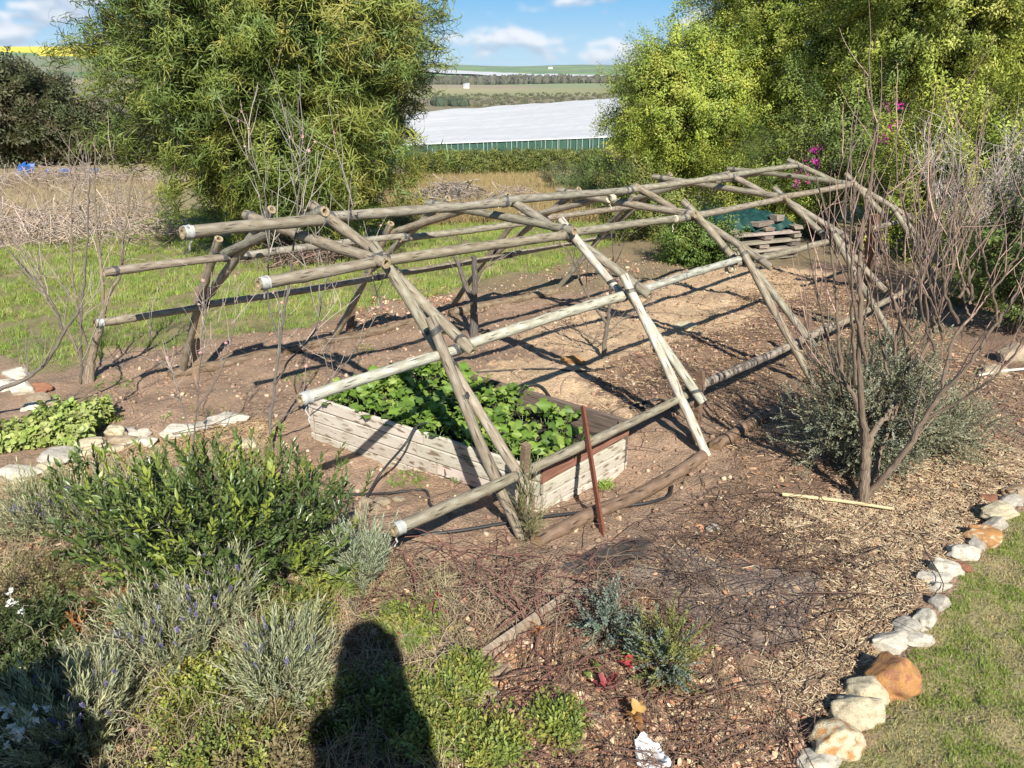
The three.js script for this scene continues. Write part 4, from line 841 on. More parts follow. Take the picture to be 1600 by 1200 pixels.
const small = [clump(32, 0.30, 0.080, 0.024, { bend: 0.7, open: 1.1, segs: 2, spread: 0.09 }), clump(30, 0.40, 0.074, 0.021, { bend: 0.9, open: 1.0, segs: 2, spread: 0.07 })];
const coarse = [clump(24, 0.5, 0.16, 0.06, { bend: 0.3, open: 1.1, segs: 2, spread: 0.2 })];
const olive = [clump(11, 0.13, 0.046, 0.015, { bend: 0.12, open: 0.75, segs: 3, woody: [0.34, 0.32, 0.2] }), clump(9, 0.16, 0.052, 0.015, { bend: 0.15, open: 0.7, segs: 3, woody: [0.34, 0.32, 0.2] })];
const silver = [clump(18, 0.10, 0.020, 0.007, { bend: 0.1, open: 0.9, segs: 2, woody: [0.40, 0.37, 0.28] })];
const needle = [clump(22, 0.16, 0.034, 0.0045, { bend: 0.05, open: 0.65, segs: 2, woody: [0.36, 0.34, 0.24] })];
const ferny = [clump(16, 0.09, 0.028, 0.012, { bend: 0.3, open: 1.1, segs: 2, spread: 0.015, woody: [0.30, 0.24, 0.14] })];
const broad = [clump(9, 0.10, 0.075, 0.036, { bend: 0.4, open: 1.1, segs: 3 })];
{
  const b = onGround(430, 372); b.set(-3.9, 0, -13.6); b.y = ground(b.x, b.z);
  leafyPlant('wattle_tree', 'big rounded tree with long drooping willow-like leaves, left of the valley view', 'tree', { base: b, trunk: 1.1, trunkR: 0.16, c: V(-3.8, 2.75, -13.6), r: V(2.75, 3.2, 2.5), box: 1.25, scale: 0.82, limbs: 44, subs: 14, shoots: 24, geo: wattle, mat: M.leaf, puff: 0.28, limbR: 0.05, low: 0.12, upward: 0.15, splay: 0.6,
    palette: [[0.15, 0.20, 0.04], [0.115, 0.165, 0.035], [0.185, 0.235, 0.045], [0.23, 0.26, 0.05], [0.135, 0.19, 0.05], [0.26, 0.255, 0.055]] });
}
{
  reseed(420);
  const G = 'trees on the right behind the frame', t = (label, x, z, h, r, ry, low, limbs, subs, shoots, palette, trunk = 1.6) => { const b = V(x, ground(x, z), z); leafyPlant('leafy_tree', label, 'tree', { group: G, base: b, trunk, trunkR: 0.17, c: V(x, h, z), r: V(r, ry, r), limbs, subs, shoots, geo: small, mat: M.leaf, puff: 0.3, limbR: 0.05, low, splay: 0.7, palette, scale: 1.1, upward: -0.05 }); };
  const lime = [[0.33, 0.40, 0.06], [0.38, 0.44, 0.065], [0.27, 0.34, 0.055], [0.42, 0.44, 0.08], [0.23, 0.30, 0.055]], mid = [[0.26, 0.33, 0.055], [0.33, 0.39, 0.06], [0.38, 0.40, 0.075], [0.40, 0.39, 0.10], [0.20, 0.26, 0.05]], gold = [[0.38, 0.42, 0.075], [0.32, 0.38, 0.065], [0.44, 0.45, 0.10], [0.28, 0.34, 0.06], [0.24, 0.29, 0.06]];
  t('light green tree at the right edge of the valley view, lowest of the row', 3.9, -18.6, 1.5, 1.75, 2.0, 0.2, 22, 11, 17, lime, 0.8);
  t('tall light green tree rising right of the sky gap', 6.4, -19.2, 3.6, 2.5, 3.0, 1.0, 30, 12, 17, [...lime, ...mid]);
  t('yellowish green tree behind the pink flowers', 8.3, -16.6, 3.9, 2.7, 3.0, 1.6, 30, 12, 17, gold);
  t('dense green tree above the bare tree at the right', 11.0, -16.6, 3.9, 2.7, 3.0, 1.2, 30, 12, 17, [...mid, ...gold]);
  t('small green tree at the right photo edge, lower than the others', 8.7, -11.9, 1.3, 1.3, 1.25, 0.3, 24, 10, 15, mid, 0.9);
}
{
  reseed(440);
  const s = (name, label, px, py, lift, r, ry, limbs, subs, shoots, geo, mat, palette, extra = {}) => { const b = onGround(px, py); leafyPlant(name, label, 'shrub', { base: b.clone().setY(ground(b.x, b.z)), c: V(b.x, ground(b.x, b.z) + lift, b.z), r: V(r, ry, extra.rz ?? r), limbs, subs, shoots, geo, mat, puff: extra.puff ?? 0.12, limbR: extra.limbR ?? 0.012, palette, scale: extra.scale ?? 1, upward: extra.upward ?? 0.5, ...extra }); };
  const green = [[0.10, 0.17, 0.03], [0.13, 0.20, 0.035], [0.17, 0.23, 0.045]], dk = [[0.055, 0.085, 0.025], [0.07, 0.10, 0.03], [0.09, 0.115, 0.04]];
  s('leafy_shrub', 'compact green shrub left of the covered wood stack', 1082, 412, 0.38, 0.55, 0.48, 10, 7, 7, small, M.leaf, green, { scale: 0.75 });
  s('leafy_shrub', 'loose yellow-green shrub behind the far end of the ridge', 1010, 372, 0.55, 0.9, 0.65, 10, 7, 7, small, M.leaf, [[0.18, 0.22, 0.04], [0.22, 0.22, 0.06], [0.14, 0.18, 0.04]]);
  s('leafy_shrub', 'light green shrub at the foot of the row beside the brush pile', 945, 318, 0.6, 1.3, 0.75, 12, 8, 8, small, M.leaf, [[0.15, 0.21, 0.05], [0.18, 0.24, 0.05], [0.12, 0.17, 0.05]]);
  s('leafy_shrub', 'grey-green shrub in the gap below the white netting roof', 880, 300, 0.5, 0.8, 0.55, 8, 6, 7, small, M.leaf, [[0.15, 0.17, 0.08], [0.18, 0.19, 0.09]]);
  s('leafy_shrub', 'leafy green shrub against the right photo edge', 1580, 520, 0.9, 0.62, 0.9, 10, 7, 7, small, M.leaf, [[0.09, 0.14, 0.03], [0.13, 0.17, 0.04]], { scale: 0.75 });
  s('leafy_shrub', 'low green shrub under the right-hand trees, right of the frame end', 1530, 470, 0.4, 0.6, 0.4, 8, 6, 6, small, M.leaf, green, { scale: 0.7 });
  const leafy = [[0.26, 0.33, 0.055], [0.33, 0.39, 0.06], [0.38, 0.40, 0.075]];
  s('leafy_shrub', 'tall green shrub behind the bleached shrub at the right', 1470, 400, 1.2, 1.5, 1.5, 16, 9, 10, small, M.leaf, leafy, { puff: 0.25, limbR: 0.03 });
  s('leafy_shrub', 'dense shrub behind the right edge, between bleached twigs and trees', 1590, 415, 1.2, 1.4, 1.5, 16, 9, 10, small, M.leaf, [...leafy, [0.2, 0.23, 0.05]], { puff: 0.25, limbR: 0.03 });
  s('leafy_shrub', 'green shrub right of the pink flowers, below the trees', 1405, 346, 1.0, 1.3, 1.2, 16, 9, 10, small, M.leaf, leafy, { puff: 0.25, limbR: 0.03 });
  s('leafy_shrub', 'green shrub directly behind the covered wood stack', 1185, 362, 0.9, 1.5, 1.0, 14, 8, 9, small, M.leaf, leafy, { puff: 0.25, limbR: 0.03 });
  // bougainvillea: green shrub with sprays of magenta
  const bb = onGround(1275, 372), bc = V(bb.x + 0.2, 1.15, bb.z);
  const bou = leafyPlant('bougainvillea', 'climbing shrub with magenta flower sprays beyond the end of the frame', 'shrub', { base: bb.clone().setY(ground(bb.x, bb.z)), c: bc, r: V(1.9, 1.45, 1.1), limbs: 16, subs: 8, shoots: 7, geo: small, mat: M.leaf, puff: 0.25, limbR: 0.02, low: 0.5, palette: [[0.15, 0.21, 0.04], [0.21, 0.26, 0.05], [0.11, 0.16, 0.035]] });
  const petals = clump(9, 0.1, 0.055, 0.05, { bend: 0.2, open: 1.3, segs: 2, spread: 0.06, woody: null }), fl = [];
  for (const [px, py] of [[1270, 232], [1282, 256], [1247, 279], [1238, 300], [1262, 280], [1396, 197], [1380, 219], [1458, 207], [1266, 258], [1378, 218], [1445, 225], [1500, 190], [1395, 170]]) { const f = -bb.z - (px > 1300 ? 2.6 : 1.3), p = atForward(px, py, f); for (let k = 0; k < (px > 1300 ? 4 : 3); k++) fl.push({ p: p.clone().add(randDir().multiplyScalar(0.08)), dir: randDir(0.2), s: R(0.45, 0.8), c: vary([0.52, 0.03, 0.34], 0.25) }); }
  instances('flowers', petals, M.matt, fl, bou);
  // the grey bush behind the bare tree
  reseed(450);
  const gb = onGround(1345, 735); leafyPlant('silver_bush', 'rounded grey-green bush behind the leafless brown tree', 'shrub', { base: gb.clone().setY(ground(gb.x, gb.z)), c: V(gb.x + 0.05, ground(gb.x, gb.z) + 0.38, gb.z - 0.1), r: V(0.52, 0.48, 0.5), limbs: 26, subs: 10, shoots: 12, geo: silver, mat: M.matt, puff: 0.06, limbR: 0.007, palette: [[0.32, 0.33, 0.225], [0.38, 0.39, 0.28], [0.26, 0.27, 0.18], [0.31, 0.29, 0.18]], upward: 0.5, bark: [0.28, 0.23, 0.17] });
  const gc = onGround(1420, 700); leafyPlant('silver_bush', 'low sprawling grey-green bush at the right foot of the brown tree', 'shrub', { base: gc.clone().setY(ground(gc.x, gc.z)), c: V(gc.x + 0.1, ground(gc.x, gc.z) + 0.2, gc.z), r: V(0.42, 0.24, 0.35), limbs: 14, subs: 8, shoots: 10, geo: silver, mat: M.matt, puff: 0.05, limbR: 0.006, palette: [[0.33, 0.33, 0.22], [0.27, 0.28, 0.18], [0.37, 0.35, 0.24]], upward: 0.5 });
  // the leafy bush in front, left
  reseed(460);
  const shiny = [[0.085, 0.13, 0.035], [0.105, 0.155, 0.04], [0.135, 0.185, 0.05], [0.07, 0.11, 0.032], [0.095, 0.14, 0.038], [0.23, 0.28, 0.05]];
  const ob = onGround(338, 925); leafyPlant('leafy_bush', 'glossy dark green bush with small oval leaves, front left', 'shrub', { base: ob.clone().setY(ground(ob.x, ob.z)), c: V(ob.x + 0.05, ground(ob.x, ob.z) + 0.34, ob.z - 0.05), r: V(0.60, 0.36, 0.40), limbs: 34, subs: 7, shoots: 5, scale: 0.9, splay: 0.55, geo: olive, mat: M.gloss, puff: 0.06, limbR: 0.006, palette: shiny, upward: 1.0, bark: [0.36, 0.33, 0.26] });
  const oc = onGround(165, 890); leafyPlant('leafy_bush', 'thinner glossy green bush beside the pale grey wedge stone', 'shrub', { base: oc.clone().setY(ground(oc.x, oc.z)), c: V(oc.x, ground(oc.x, oc.z) + 0.34, oc.z), r: V(0.20, 0.42, 0.18), limbs: 7, subs: 3, shoots: 4, scale: 0.9, geo: olive, mat: M.gloss, puff: 0.06, limbR: 0.006, palette: shiny, upward: 1.1, bark: [0.36, 0.33, 0.26] });
  // lavender, greys and ground cover of the front border
  reseed(470);
  const flowerSpike = (() => { const b = new GB(); for (let k = 0; k < 16; k++) { const a = k * 2.4, y = 0.008 + k * 0.0018; b.leaf(V(0, y, 0), V(Math.cos(a) * 0.8, 0.6, Math.sin(a) * 0.8).normalize(), V(-Math.sin(a), 0, Math.cos(a)), 0.009, 0.005, 0.1, 2); } b.tube([V(0, -0.09, 0), V(0, 0.035, 0)], 0.0012, 3, { c: [0.5, 0.9, 0.35], start: 0, end: 0 }); return b.build(); })();
  const lavPal = [[0.40, 0.42, 0.27], [0.46, 0.46, 0.28], [0.33, 0.36, 0.21], [0.40, 0.41, 0.22]];
  const lavender = (label, px, py, r, h, fl) => {
    const b = onGround(px, py), y = ground(b.x, b.z), t = leafyPlant('lavender', label, 'plant', { base: b.clone().setY(y), c: V(b.x, y + h * 0.5, b.z), r: V(r, h * 0.55, r), limbs: 13, subs: 5, shoots: 5, geo: needle, mat: M.matt, puff: 0.05, limbR: 0.004, palette: lavPal, upward: 1.2, bark: [0.34, 0.28, 0.2], group: 'lavender in the front border' });
    const it = []; for (let k = 0; k < fl; k++) { const a = R(0, 6.28), q = Math.sqrt(rnd()) * r; it.push({ p: V(b.x + Math.cos(a) * q, y + h * R(0.95, 1.3), b.z + Math.sin(a) * q), dir: randDir(2.2), s: R(0.8, 1.3), c: vary([0.20, 0.17, 0.38], 0.2) }); }
    instances('flowers', flowerSpike, M.matt, it, t);
  };
  lavender('grey-green lavender in the middle of the front border, left of the shadow', 270, 1035, 0.22, 0.22, 30);
  lavender('tall silvery lavender touching the left side of the person shadow', 450, 1110, 0.13, 0.30, 14);
  lavender('lavender behind the orange-leaved plant, under the glossy bush', 350, 985, 0.17, 0.24, 22);
  lavender('lavender at the bottom left corner among white flowers', 120, 1170, 0.2, 0.2, 26);
  lavender('lavender behind the thinner glossy bush at the left', 90, 830, 0.24, 0.2, 22);
  lavender('greyish lavender near the cream stones at the top of the border', 220, 800, 0.18, 0.18, 14);
  s('silver_plant', 'silvery upright plant by the end of the lowest purlin', 570, 925, 0.14, 0.10, 0.16, 8, 4, 5, needle, M.matt, [[0.33, 0.38, 0.26], [0.38, 0.42, 0.28]], { puff: 0.03, limbR: 0.004, upward: 1.6 });
  const gcov = [[0.18, 0.235, 0.05], [0.24, 0.285, 0.055], [0.15, 0.20, 0.05], [0.30, 0.30, 0.07], [0.21, 0.25, 0.055]], brownish = [[0.20, 0.16, 0.08], [0.17, 0.18, 0.06], [0.25, 0.2, 0.1]];
  const cover = (label, px, py, r, h, pal = gcov, n = 9) => s('ground_cover_plant', label, px, py, h * 0.32, r * 1.05, h * 0.42, n, 6, 5, ferny, M.leaf, pal, { puff: 0.05, limbR: 0.003, scale: 0.72,  group: 'low plants in the front border' });
  cover('ferny yellow-green plant right of the person shadow, near the bottom edge', 680, 1150, 0.17, 0.14);
  cover('ferny green plant below the dry vines, right of the shadow head', 640, 1000, 0.11, 0.15);
  cover('ferny plant inside the shaded ground at the photo bottom', 560, 1130, 0.22, 0.16, gcov, 11);
  cover('ferny plant just left of the silvery upright plant', 520, 920, 0.16, 0.16);
  cover('yellow-green plant at the bottom edge left of the shadow', 330, 1175, 0.24, 0.2);
  cover('brownish twiggy plant at the bottom edge between lavender and shadow', 420, 1190, 0.2, 0.2, brownish);
  cover('orange-tinged low plant under the glossy bush', 180, 985, 0.2, 0.2, [[0.30, 0.13, 0.05], [0.22, 0.17, 0.06], [0.14, 0.16, 0.05]]);
  cover('dark green plant at the left edge of the border', 40, 1030, 0.28, 0.26, dk, 18);
  cover('dark green plant with white flowers at the bottom left corner', 50, 1150, 0.26, 0.26, dk, 18);
  cover('green plant at the bottom edge, right half of the shadow side', 760, 1185, 0.12, 0.10);
  cover('green plant tuft in the leaf litter by the white stone', 870, 1150, 0.06, 0.08);
  cover('yellow-green sprig between the lavender and the red leaf', 300, 1095, 0.12, 0.16, [[0.36, 0.38, 0.08], [0.30, 0.34, 0.07]]);
  cover('ferny green plant under the right side of the glossy bush', 470, 985, 0.15, 0.16);
  cover('ferny green plant between the two middle lavenders', 400, 1060, 0.14, 0.14);
  cover('grey-green low plant at the left of the middle lavender', 170, 1050, 0.2, 0.2, lavPal);
  cover('pale green sprigs between the shadow and the edging board', 720, 1080, 0.1, 0.1);
  cover('ferny plant at the left photo edge above the dark plants', 60, 940, 0.22, 0.22, brownish);
  s('blue_grey_shrub', 'small blue-grey shrub left of the yellow-green one in the leaf litter', 950, 1005, 0.10, 0.09, 0.12, 7, 4, 5, silver, M.matt, [[0.20, 0.25, 0.20], [0.24, 0.28, 0.22]], { puff: 0.04, limbR: 0.004 });
  s('blue_grey_shrub', 'blue-grey shrub with yellow-green lower leaves at the edge of the mulch', 1035, 1060, 0.11, 0.11, 0.15, 9, 4, 6, silver, M.matt, [[0.19, 0.24, 0.19], [0.23, 0.25, 0.10], [0.26, 0.27, 0.08]], { puff: 0.05, limbR: 0.004 });
  s('rosemary_bush', 'thin rosemary growing up the lashed corner leg before the bed', 824, 846, 0.17, 0.05, 0.24, 6, 4, 3, needle, M.leaf, [[0.26, 0.26, 0.12], [0.32, 0.31, 0.16]], { puff: 0.03, limbR: 0.004, upward: 1.2, scale: 0.8 });
  { const x = -1.5, z = -0.62; leafyPlant('tall_shrub', 'tall leafy shrub left of the photographer, outside the picture', 'shrub', { base: V(x, ground(x, z), z), trunk: 0.3, trunkR: 0.03, c: V(x, 1.2, z), r: V(0.28, 0.46, 0.3), limbs: 18, subs: 8, shoots: 8, geo: broad, mat: M.leaf, puff: 0.08, limbR: 0.01, palette: gcov, upward: 0.5 }); }
  // bright green leafy plants in the left stone bed
  for (const [px, py, label] of [[95, 668, 'bright yellow-green plant below the small white stones, largest of the clump'], [150, 662, 'bright green plant touching the tall cream corner stone'], [60, 690, 'bright green plant behind the dark brown stone'], [22, 700, 'bright green plant at the left photo edge'], [115, 690, 'bright green plant behind the pale grey wedge stone']]) s('bright_green_plant', label, px, py, 0.07, 0.15, 0.09, 7, 4, 5, broad, M.leaf, [[0.33, 0.39, 0.11], [0.26, 0.34, 0.08], [0.38, 0.42, 0.15]], { puff: 0.05, limbR: 0.005, scale: 0.75 });
  // white flower heads by the corner
  const petal = clump(8, 0.01, 0.012, 0.012, { bend: 0.1, open: 1.3, segs: 2, spread: 0.006, woody: null }), wf = [];
  for (const [px, py, n] of [[18, 1118, 8], [40, 1138, 9], [62, 1120, 5], [22, 1155, 6], [12, 935, 5], [30, 945, 4]]) { const p = onGround(px, py, 0.28); for (let k = 0; k < n; k++) wf.push({ p: p.clone().add(randDir().multiplyScalar(0.035)), dir: randDir(0.8), s: R(0.8, 1.4), c: [0.75, 0.75, 0.70] }); }
  const wfm = instances('white_flower_heads', petal, M.matt, wf); tag(wfm, 'small white flower heads in the bottom left corner', 'flowers');
}

// ------------------------------------------------------------------ grass, straw, twigs, leaf litter
function tuft(n, h, wid, spread, lean, segs = 2) { const b = new GB(); for (let k = 0; k < n; k++) { const a = R(0, 6.28), d = V(Math.cos(a) * lean * rnd(), 1, Math.sin(a) * lean * rnd()).normalize(), s = V(-Math.sin(a + R(-1, 1)), 0, Math.cos(a)).normalize(), q = R(0, 6.28), r = spread * Math.sqrt(rnd()); b.blade(V(Math.cos(q) * r, -0.01, Math.sin(q) * r), d, s, h * R(0.55, 1.15), wid, R(0, 0.4), [1, 1, 1], segs); } return b.build(); }
const gy = (x, z, l = 0) => V(x, ground(x, z) + l, z);
reseed(500);
{
  const greens = [[0.16, 0.25, 0.045], [0.20, 0.29, 0.055], [0.25, 0.33, 0.065], [0.31, 0.35, 0.09], [0.40, 0.38, 0.17]], it = [];
  scatter(Z.grass, 23000, (x, z) => {
    const p = fbm2(x * 0.7, z * 0.7, 3), near = -z < 9; if (p < -0.18 && rnd() < 0.75) return false;
    it.push({ p: gy(x, z), dir: randDir(3.5), s: R(0.45, 1.1) * (p > 0.2 ? 1.25 : 1) * (near ? 0.8 : 1.0), c: vary(greens[clamp(Math.floor(R(0, 3) + p * 2 + (near ? 0 : 0.9)), 0, 4)], 0.18) });
  });
  tag(instances('meadow_grass', tuft(16, 0.12, 0.006, 0.06, 0.55), M.leaf, it), 'green meadow grass behind and left of the frame', 'grass');
  const lw = [];
  scatter(Z.lawn, 34000, (x, z) => {
    if (x > 4.5 || z > -1.2) return rnd() < 0.05 ? undefined : false;
    const p = fbm2(x * 2.2, z * 2.2, 3); if (p < -0.05 && rnd() < 0.55) return false;
    lw.push({ p: gy(x, z), dir: randDir(2.2), s: R(0.5, 1.1), c: vary(mix3([0.46, 0.38, 0.19], [0.25, 0.32, 0.065], clamp(0.78 + p * 1.6 + R(-0.35, 0.35))), 0.2) });
  });
  tag(instances('lawn_grass', tuft(9, 0.030, 0.0028, 0.014, 0.9), M.leaf, lw), 'short patchy lawn at the bottom right', 'grass');
  const dry = [];
  scatter(Z.dry, 5200, (x, z) => { dry.push({ p: gy(x, z), dir: randDir(2), s: R(0.6, 1.5), c: vary(pick([[0.40, 0.31, 0.19], [0.34, 0.27, 0.19], [0.46, 0.38, 0.24], [0.28, 0.22, 0.17]]), 0.15) }); });
  for (let k = 0; k < 9000; k++) { const d = 18 + 42 * Math.pow(rnd(), 1.4), a = R(-0.16, 0.20), x = Math.sin(a) * d, z = -Math.cos(a) * d; dry.push({ p: V(x, terrain(x, z), z), dir: randDir(3), s: R(1.2, 2.6), c: vary(pick([[0.40, 0.29, 0.14], [0.34, 0.26, 0.13], [0.30, 0.24, 0.11]]), 0.15) }); }
  tag(instances('dry_grass', tuft(14, 0.22, 0.006, 0.09, 0.8), M.matt, dry), 'dry straw-coloured grass beyond the garden', 'grass');
  const ds = []; scatter(Z.border, 1200, (x, z) => { if (x < -3.2 || x > 0.2) return false; ds.push({ p: gy(x, z), dir: randDir(1.5), s: R(0.6, 1.3), c: vary(pick([[0.46, 0.37, 0.23], [0.36, 0.27, 0.16], [0.30, 0.24, 0.13], [0.42, 0.38, 0.2]]), 0.2) }); });
  scatter(Z.litter, 350, (x, z) => { ds.push({ p: gy(x, z), dir: randDir(0.9), s: R(0.4, 0.9), c: vary([0.34, 0.24, 0.16], 0.25) }); });
  tag(instances('dry_stems', dryStems, M.twig, ds), 'dry tan stems standing among the front border plants', 'dry stems');
  { const st = []; for (let k = 0; k < 26; k++) { const p = onGround(285 + R(-22, 22), 1130 + R(-12, 12)); st.push({ p: gy(p.x, p.z), dir: randDir(0.9), s: R(1.0, 1.8), c: vary([0.36, 0.40, 0.08], 0.2) }); } tag(instances('strap_leaves', tuft(4, 0.10, 0.009, 0.02, 1.2, 3), M.leaf, st), 'yellow-green strappy leaves in the front border left of the shadow', 'plant'); }
  // scattered green weeds on the bare soil
  const weeds = []; for (const [x0, y0, n, sp] of [[560, 620, 40, 30], [640, 750, 50, 30], [300, 660, 30, 60], [470, 590, 30, 25], [570, 545, 25, 15], [690, 520, 20, 15], [180, 600, 40, 30]]) for (let k = 0; k < n; k++) { const p = onGround(x0 + R(-sp, sp), y0 + R(-sp, sp) * 0.4); weeds.push({ p: gy(p.x, p.z), dir: randDir(2), s: R(0.3, 0.7), c: vary([0.17, 0.24, 0.05], 0.2) }); }
  for (let k = 0; k < 30; k++) { const p = onGround(705 + R(-10, 10), 745 + R(-6, 6)); weeds.push({ p: gy(p.x, p.z), dir: randDir(1), s: R(0.5, 0.9), c: vary([0.15, 0.22, 0.05], 0.2) }); }
  for (let k = 0; k < 14; k++) { const p = onGround(946 + R(-7, 7), 768 + R(-4, 4)); weeds.push({ p: gy(p.x, p.z, 0.05), dir: randDir(1), s: R(0.6, 1), c: vary([0.24, 0.33, 0.07], 0.15) }); }
  tag(instances('weeds', tuft(9, 0.09, 0.011, 0.04, 1.2), M.leaf, weeds), 'small green weeds sprouting on the bare soil', 'weeds');
}
{ // straw and bark mulch, leaf litter, clods, dark trimmed twigs
  reseed(520);
  const chip = (() => { const b = new GB(); b.hexa([V(-0.5, 0, -0.5), V(0.5, 0, -0.45), V(0.45, 0, 0.5), V(-0.5, 0, 0.5)], [V(-0.45, 0.5, -0.4), V(0.45, 0.7, -0.3), V(0.4, 0.5, 0.4), V(-0.4, 0.6, 0.3)]); return b.build(); })();
  const flat = () => new THREE.Quaternion().setFromEuler(new THREE.Euler(R(-0.3, 0.3), R(0, 6.28), R(-0.22, 0.22)));
  const straw = [], tones = [[0.55, 0.43, 0.27], [0.5, 0.39, 0.25], [0.33, 0.225, 0.135], [0.25, 0.165, 0.10], [0.52, 0.42, 0.28], [0.19, 0.12, 0.08], [0.38, 0.27, 0.16]];
  const add = (P, n, lo, hi, w, tn, keep) => scatter(P, n, (x, z) => { if (keep && !keep(x, z)) return false; const near = clamp(-z / 4, 0.6, 2.2); straw.push({ p: gy(x, z, R(0.001, 0.014)), q: flat(), s: V(R(lo, hi), R(0.002, 0.005) * near, R(w * 0.6, w * 1.4) * Math.sqrt(near)), c: vary(pick(tn), 0.2) }); });
  add(Z.straw, 17000, 0.015, 0.07, 0.0045, tones, (x, z) => x < 3.4 && (!inside(Z.dark, x, z) || rnd() < 0.12) && fbm2(x * 3, z * 3, 3) > -0.35);
  add(Z.mulch, 15000, 0.012, 0.055, 0.0045, tones.slice(2).map((c) => [c[0] * 1.0, c[1] * 0.94, c[2] * 0.9]), (x, z) => x < 4.5 && z > -11 && (!inside(Z.dark, x, z) || rnd() < 0.12) && !inside(Z.sand, x, z) && fbm2(x * 2.3 + 9, z * 2.3, 3) > -0.28);
  add(Z.dark, 260, 0.02, 0.08, 0.004, tones);
  add(poly([[150, 720], [250, 680], [400, 655], [450, 660], [420, 700], [300, 730], [200, 740], [60, 780], [-40, 800], [-40, 760]]), 3600, 0.03, 0.10, 0.004, [[0.45, 0.32, 0.18], [0.36, 0.25, 0.14], [0.28, 0.19, 0.11]]);
  add(Z.border, 7000, 0.02, 0.08, 0.004, [[0.36, 0.27, 0.16], [0.26, 0.18, 0.10], [0.42, 0.34, 0.2]], (x) => x > -3);
  add(Z.litter, 6000, 0.015, 0.06, 0.005, [[0.38, 0.24, 0.14], [0.30, 0.17, 0.10], [0.22, 0.13, 0.08], [0.45, 0.33, 0.2]]);
  tag(instances('straw_mulch', chip, M.litter, straw), 'bark and straw mulch strewn over the beds', 'mulch');
  const deadLeaf = new GB().leaf(V(0, 0, -0.5), V(0, 0.15, 1).normalize(), V(1, 0, 0), 1, 0.5, 0.35, 4, [1, 1, 1], 0.6).build(), lv = [];
  const leaves = (P, n, k = 1) => scatter(P, n, (x, z) => { if (x < -3 || x > 4.5) return false; lv.push({ p: gy(x, z, R(0.004, 0.02)), q: new THREE.Quaternion().setFromEuler(new THREE.Euler(R(-0.7, 0.7), R(0, 6.28), R(-0.7, 0.7))), s: R(0.022, 0.055) * k, c: vary(pick([[0.42, 0.24, 0.13], [0.34, 0.16, 0.09], [0.50, 0.36, 0.22], [0.26, 0.13, 0.08], [0.46, 0.28, 0.2], [0.55, 0.42, 0.28]]), 0.2) }); });
  leaves(Z.litter, 4200); leaves(Z.border, 1400); leaves(Z.mulch, 1200); leaves(poly([[560, 470], [700, 450], [720, 480], [600, 515], [520, 520]]), 500, 1.4); leaves(poly([[840, 420], [980, 400], [1000, 425], [860, 445]]), 160, 1.4);
  tag(instances('leaf_litter', deadLeaf, M.litter, lv), 'brown dead leaves lying in the borders', 'leaf litter');
  let ck = new THREE.IcosahedronGeometry(1, 1); ck.deleteAttribute('uv'); ck.deleteAttribute('normal'); ck = mergeVertices(ck, 1e-3); { const p = ck.attributes.position; for (let i = 0; i < p.count; i++) { const k = R(0.65, 1.15); p.setXYZ(i, p.getX(i) * k, p.getY(i) * k * 0.75, p.getZ(i) * k); } ck.setAttribute('color', new THREE.Float32BufferAttribute(new Float32Array(p.count * 3).fill(1), 3)); ck.computeVertexNormals(); }
  const cl = [], bare = poly([[130, 640], [180, 555], [330, 535], [520, 505], [760, 445], [1000, 400], [1250, 420], [1150, 640], [1150, 760], [1000, 860], [700, 890], [540, 850], [480, 740], [420, 690], [300, 690]]);
  scatter(bare, 14000, (x, z) => { if (inside(Z.sand, x, z) && rnd() < 0.6) return false; const s = 0.003 + 0.02 * Math.pow(rnd(), 4); cl.push({ p: gy(x, z, s * 0.2), dir: randDir(), s, c: vary(rnd() < 0.12 ? [0.46, 0.36, 0.26] : [0.27, 0.178, 0.12], 0.2) }); });
  tag(instances('soil_clods', ck, M.litter, cl), 'small clods and grit on the bare soil', 'soil');
  const arcs = [0, 1, 2].map((k) => { const b = new GB(), pts = []; for (let i = 0; i <= 8; i++) { const t = i / 8; pts.push(V((t - 0.5) * 0.36, 0.012 + 0.05 * Math.sin(t * 3.14) * (k === 1 ? 0.3 : 1), 0.09 * Math.sin(t * (2 + k) + k) * (k + 0.6) * 0.7)); } b.tube(pts, taper(9, 0.003, 0.0014), 4, { start: 0, end: 0 }); b.tube([pts[3], pts[3].clone().add(V(0.05, 0.02, 0.05)), pts[3].clone().add(V(0.11, 0.01, 0.07))], taper(3, 0.002, 0.001), 3, { start: 0, end: 0 }); return b.build(); });
  arcs.forEach((g, k) => {
    const it = [], tw = (P, n, c, s = 1) => scatter(P, n, (x, z) => { if (x > 4.2 || z < -10) return false; it.push({ p: gy(x, z, 0.002), q: new THREE.Quaternion().setFromEuler(new THREE.Euler(R(-0.2, 0.2), R(0, 6.28), R(-0.15, 0.15))), s: R(0.5, 1.2) * s, c: vary(c, 0.25) }); });
    tw(poly([[900, 960], [1010, 830], [1150, 760], [1320, 830], [1400, 900], [1300, 1010], [1100, 1040], [980, 1010]]), 85, [0.11, 0.068, 0.05]);
    tw(Z.litter, 80, [0.13, 0.075, 0.055]); tw(Z.mulch, 110, [0.11, 0.07, 0.05]); tw(Z.border, 200, [0.30, 0.23, 0.15], 0.9); tw(bare, 90, [0.14, 0.09, 0.065]);
    tag(instances('fallen_twigs', g, M.litter, it), ['dark trimmed twigs strewn over the mulch, arching ones', 'flat dark twigs pressed onto the mulch', 'curly dark twigs scattered over the mulch'][k], 'twigs');
  });
}
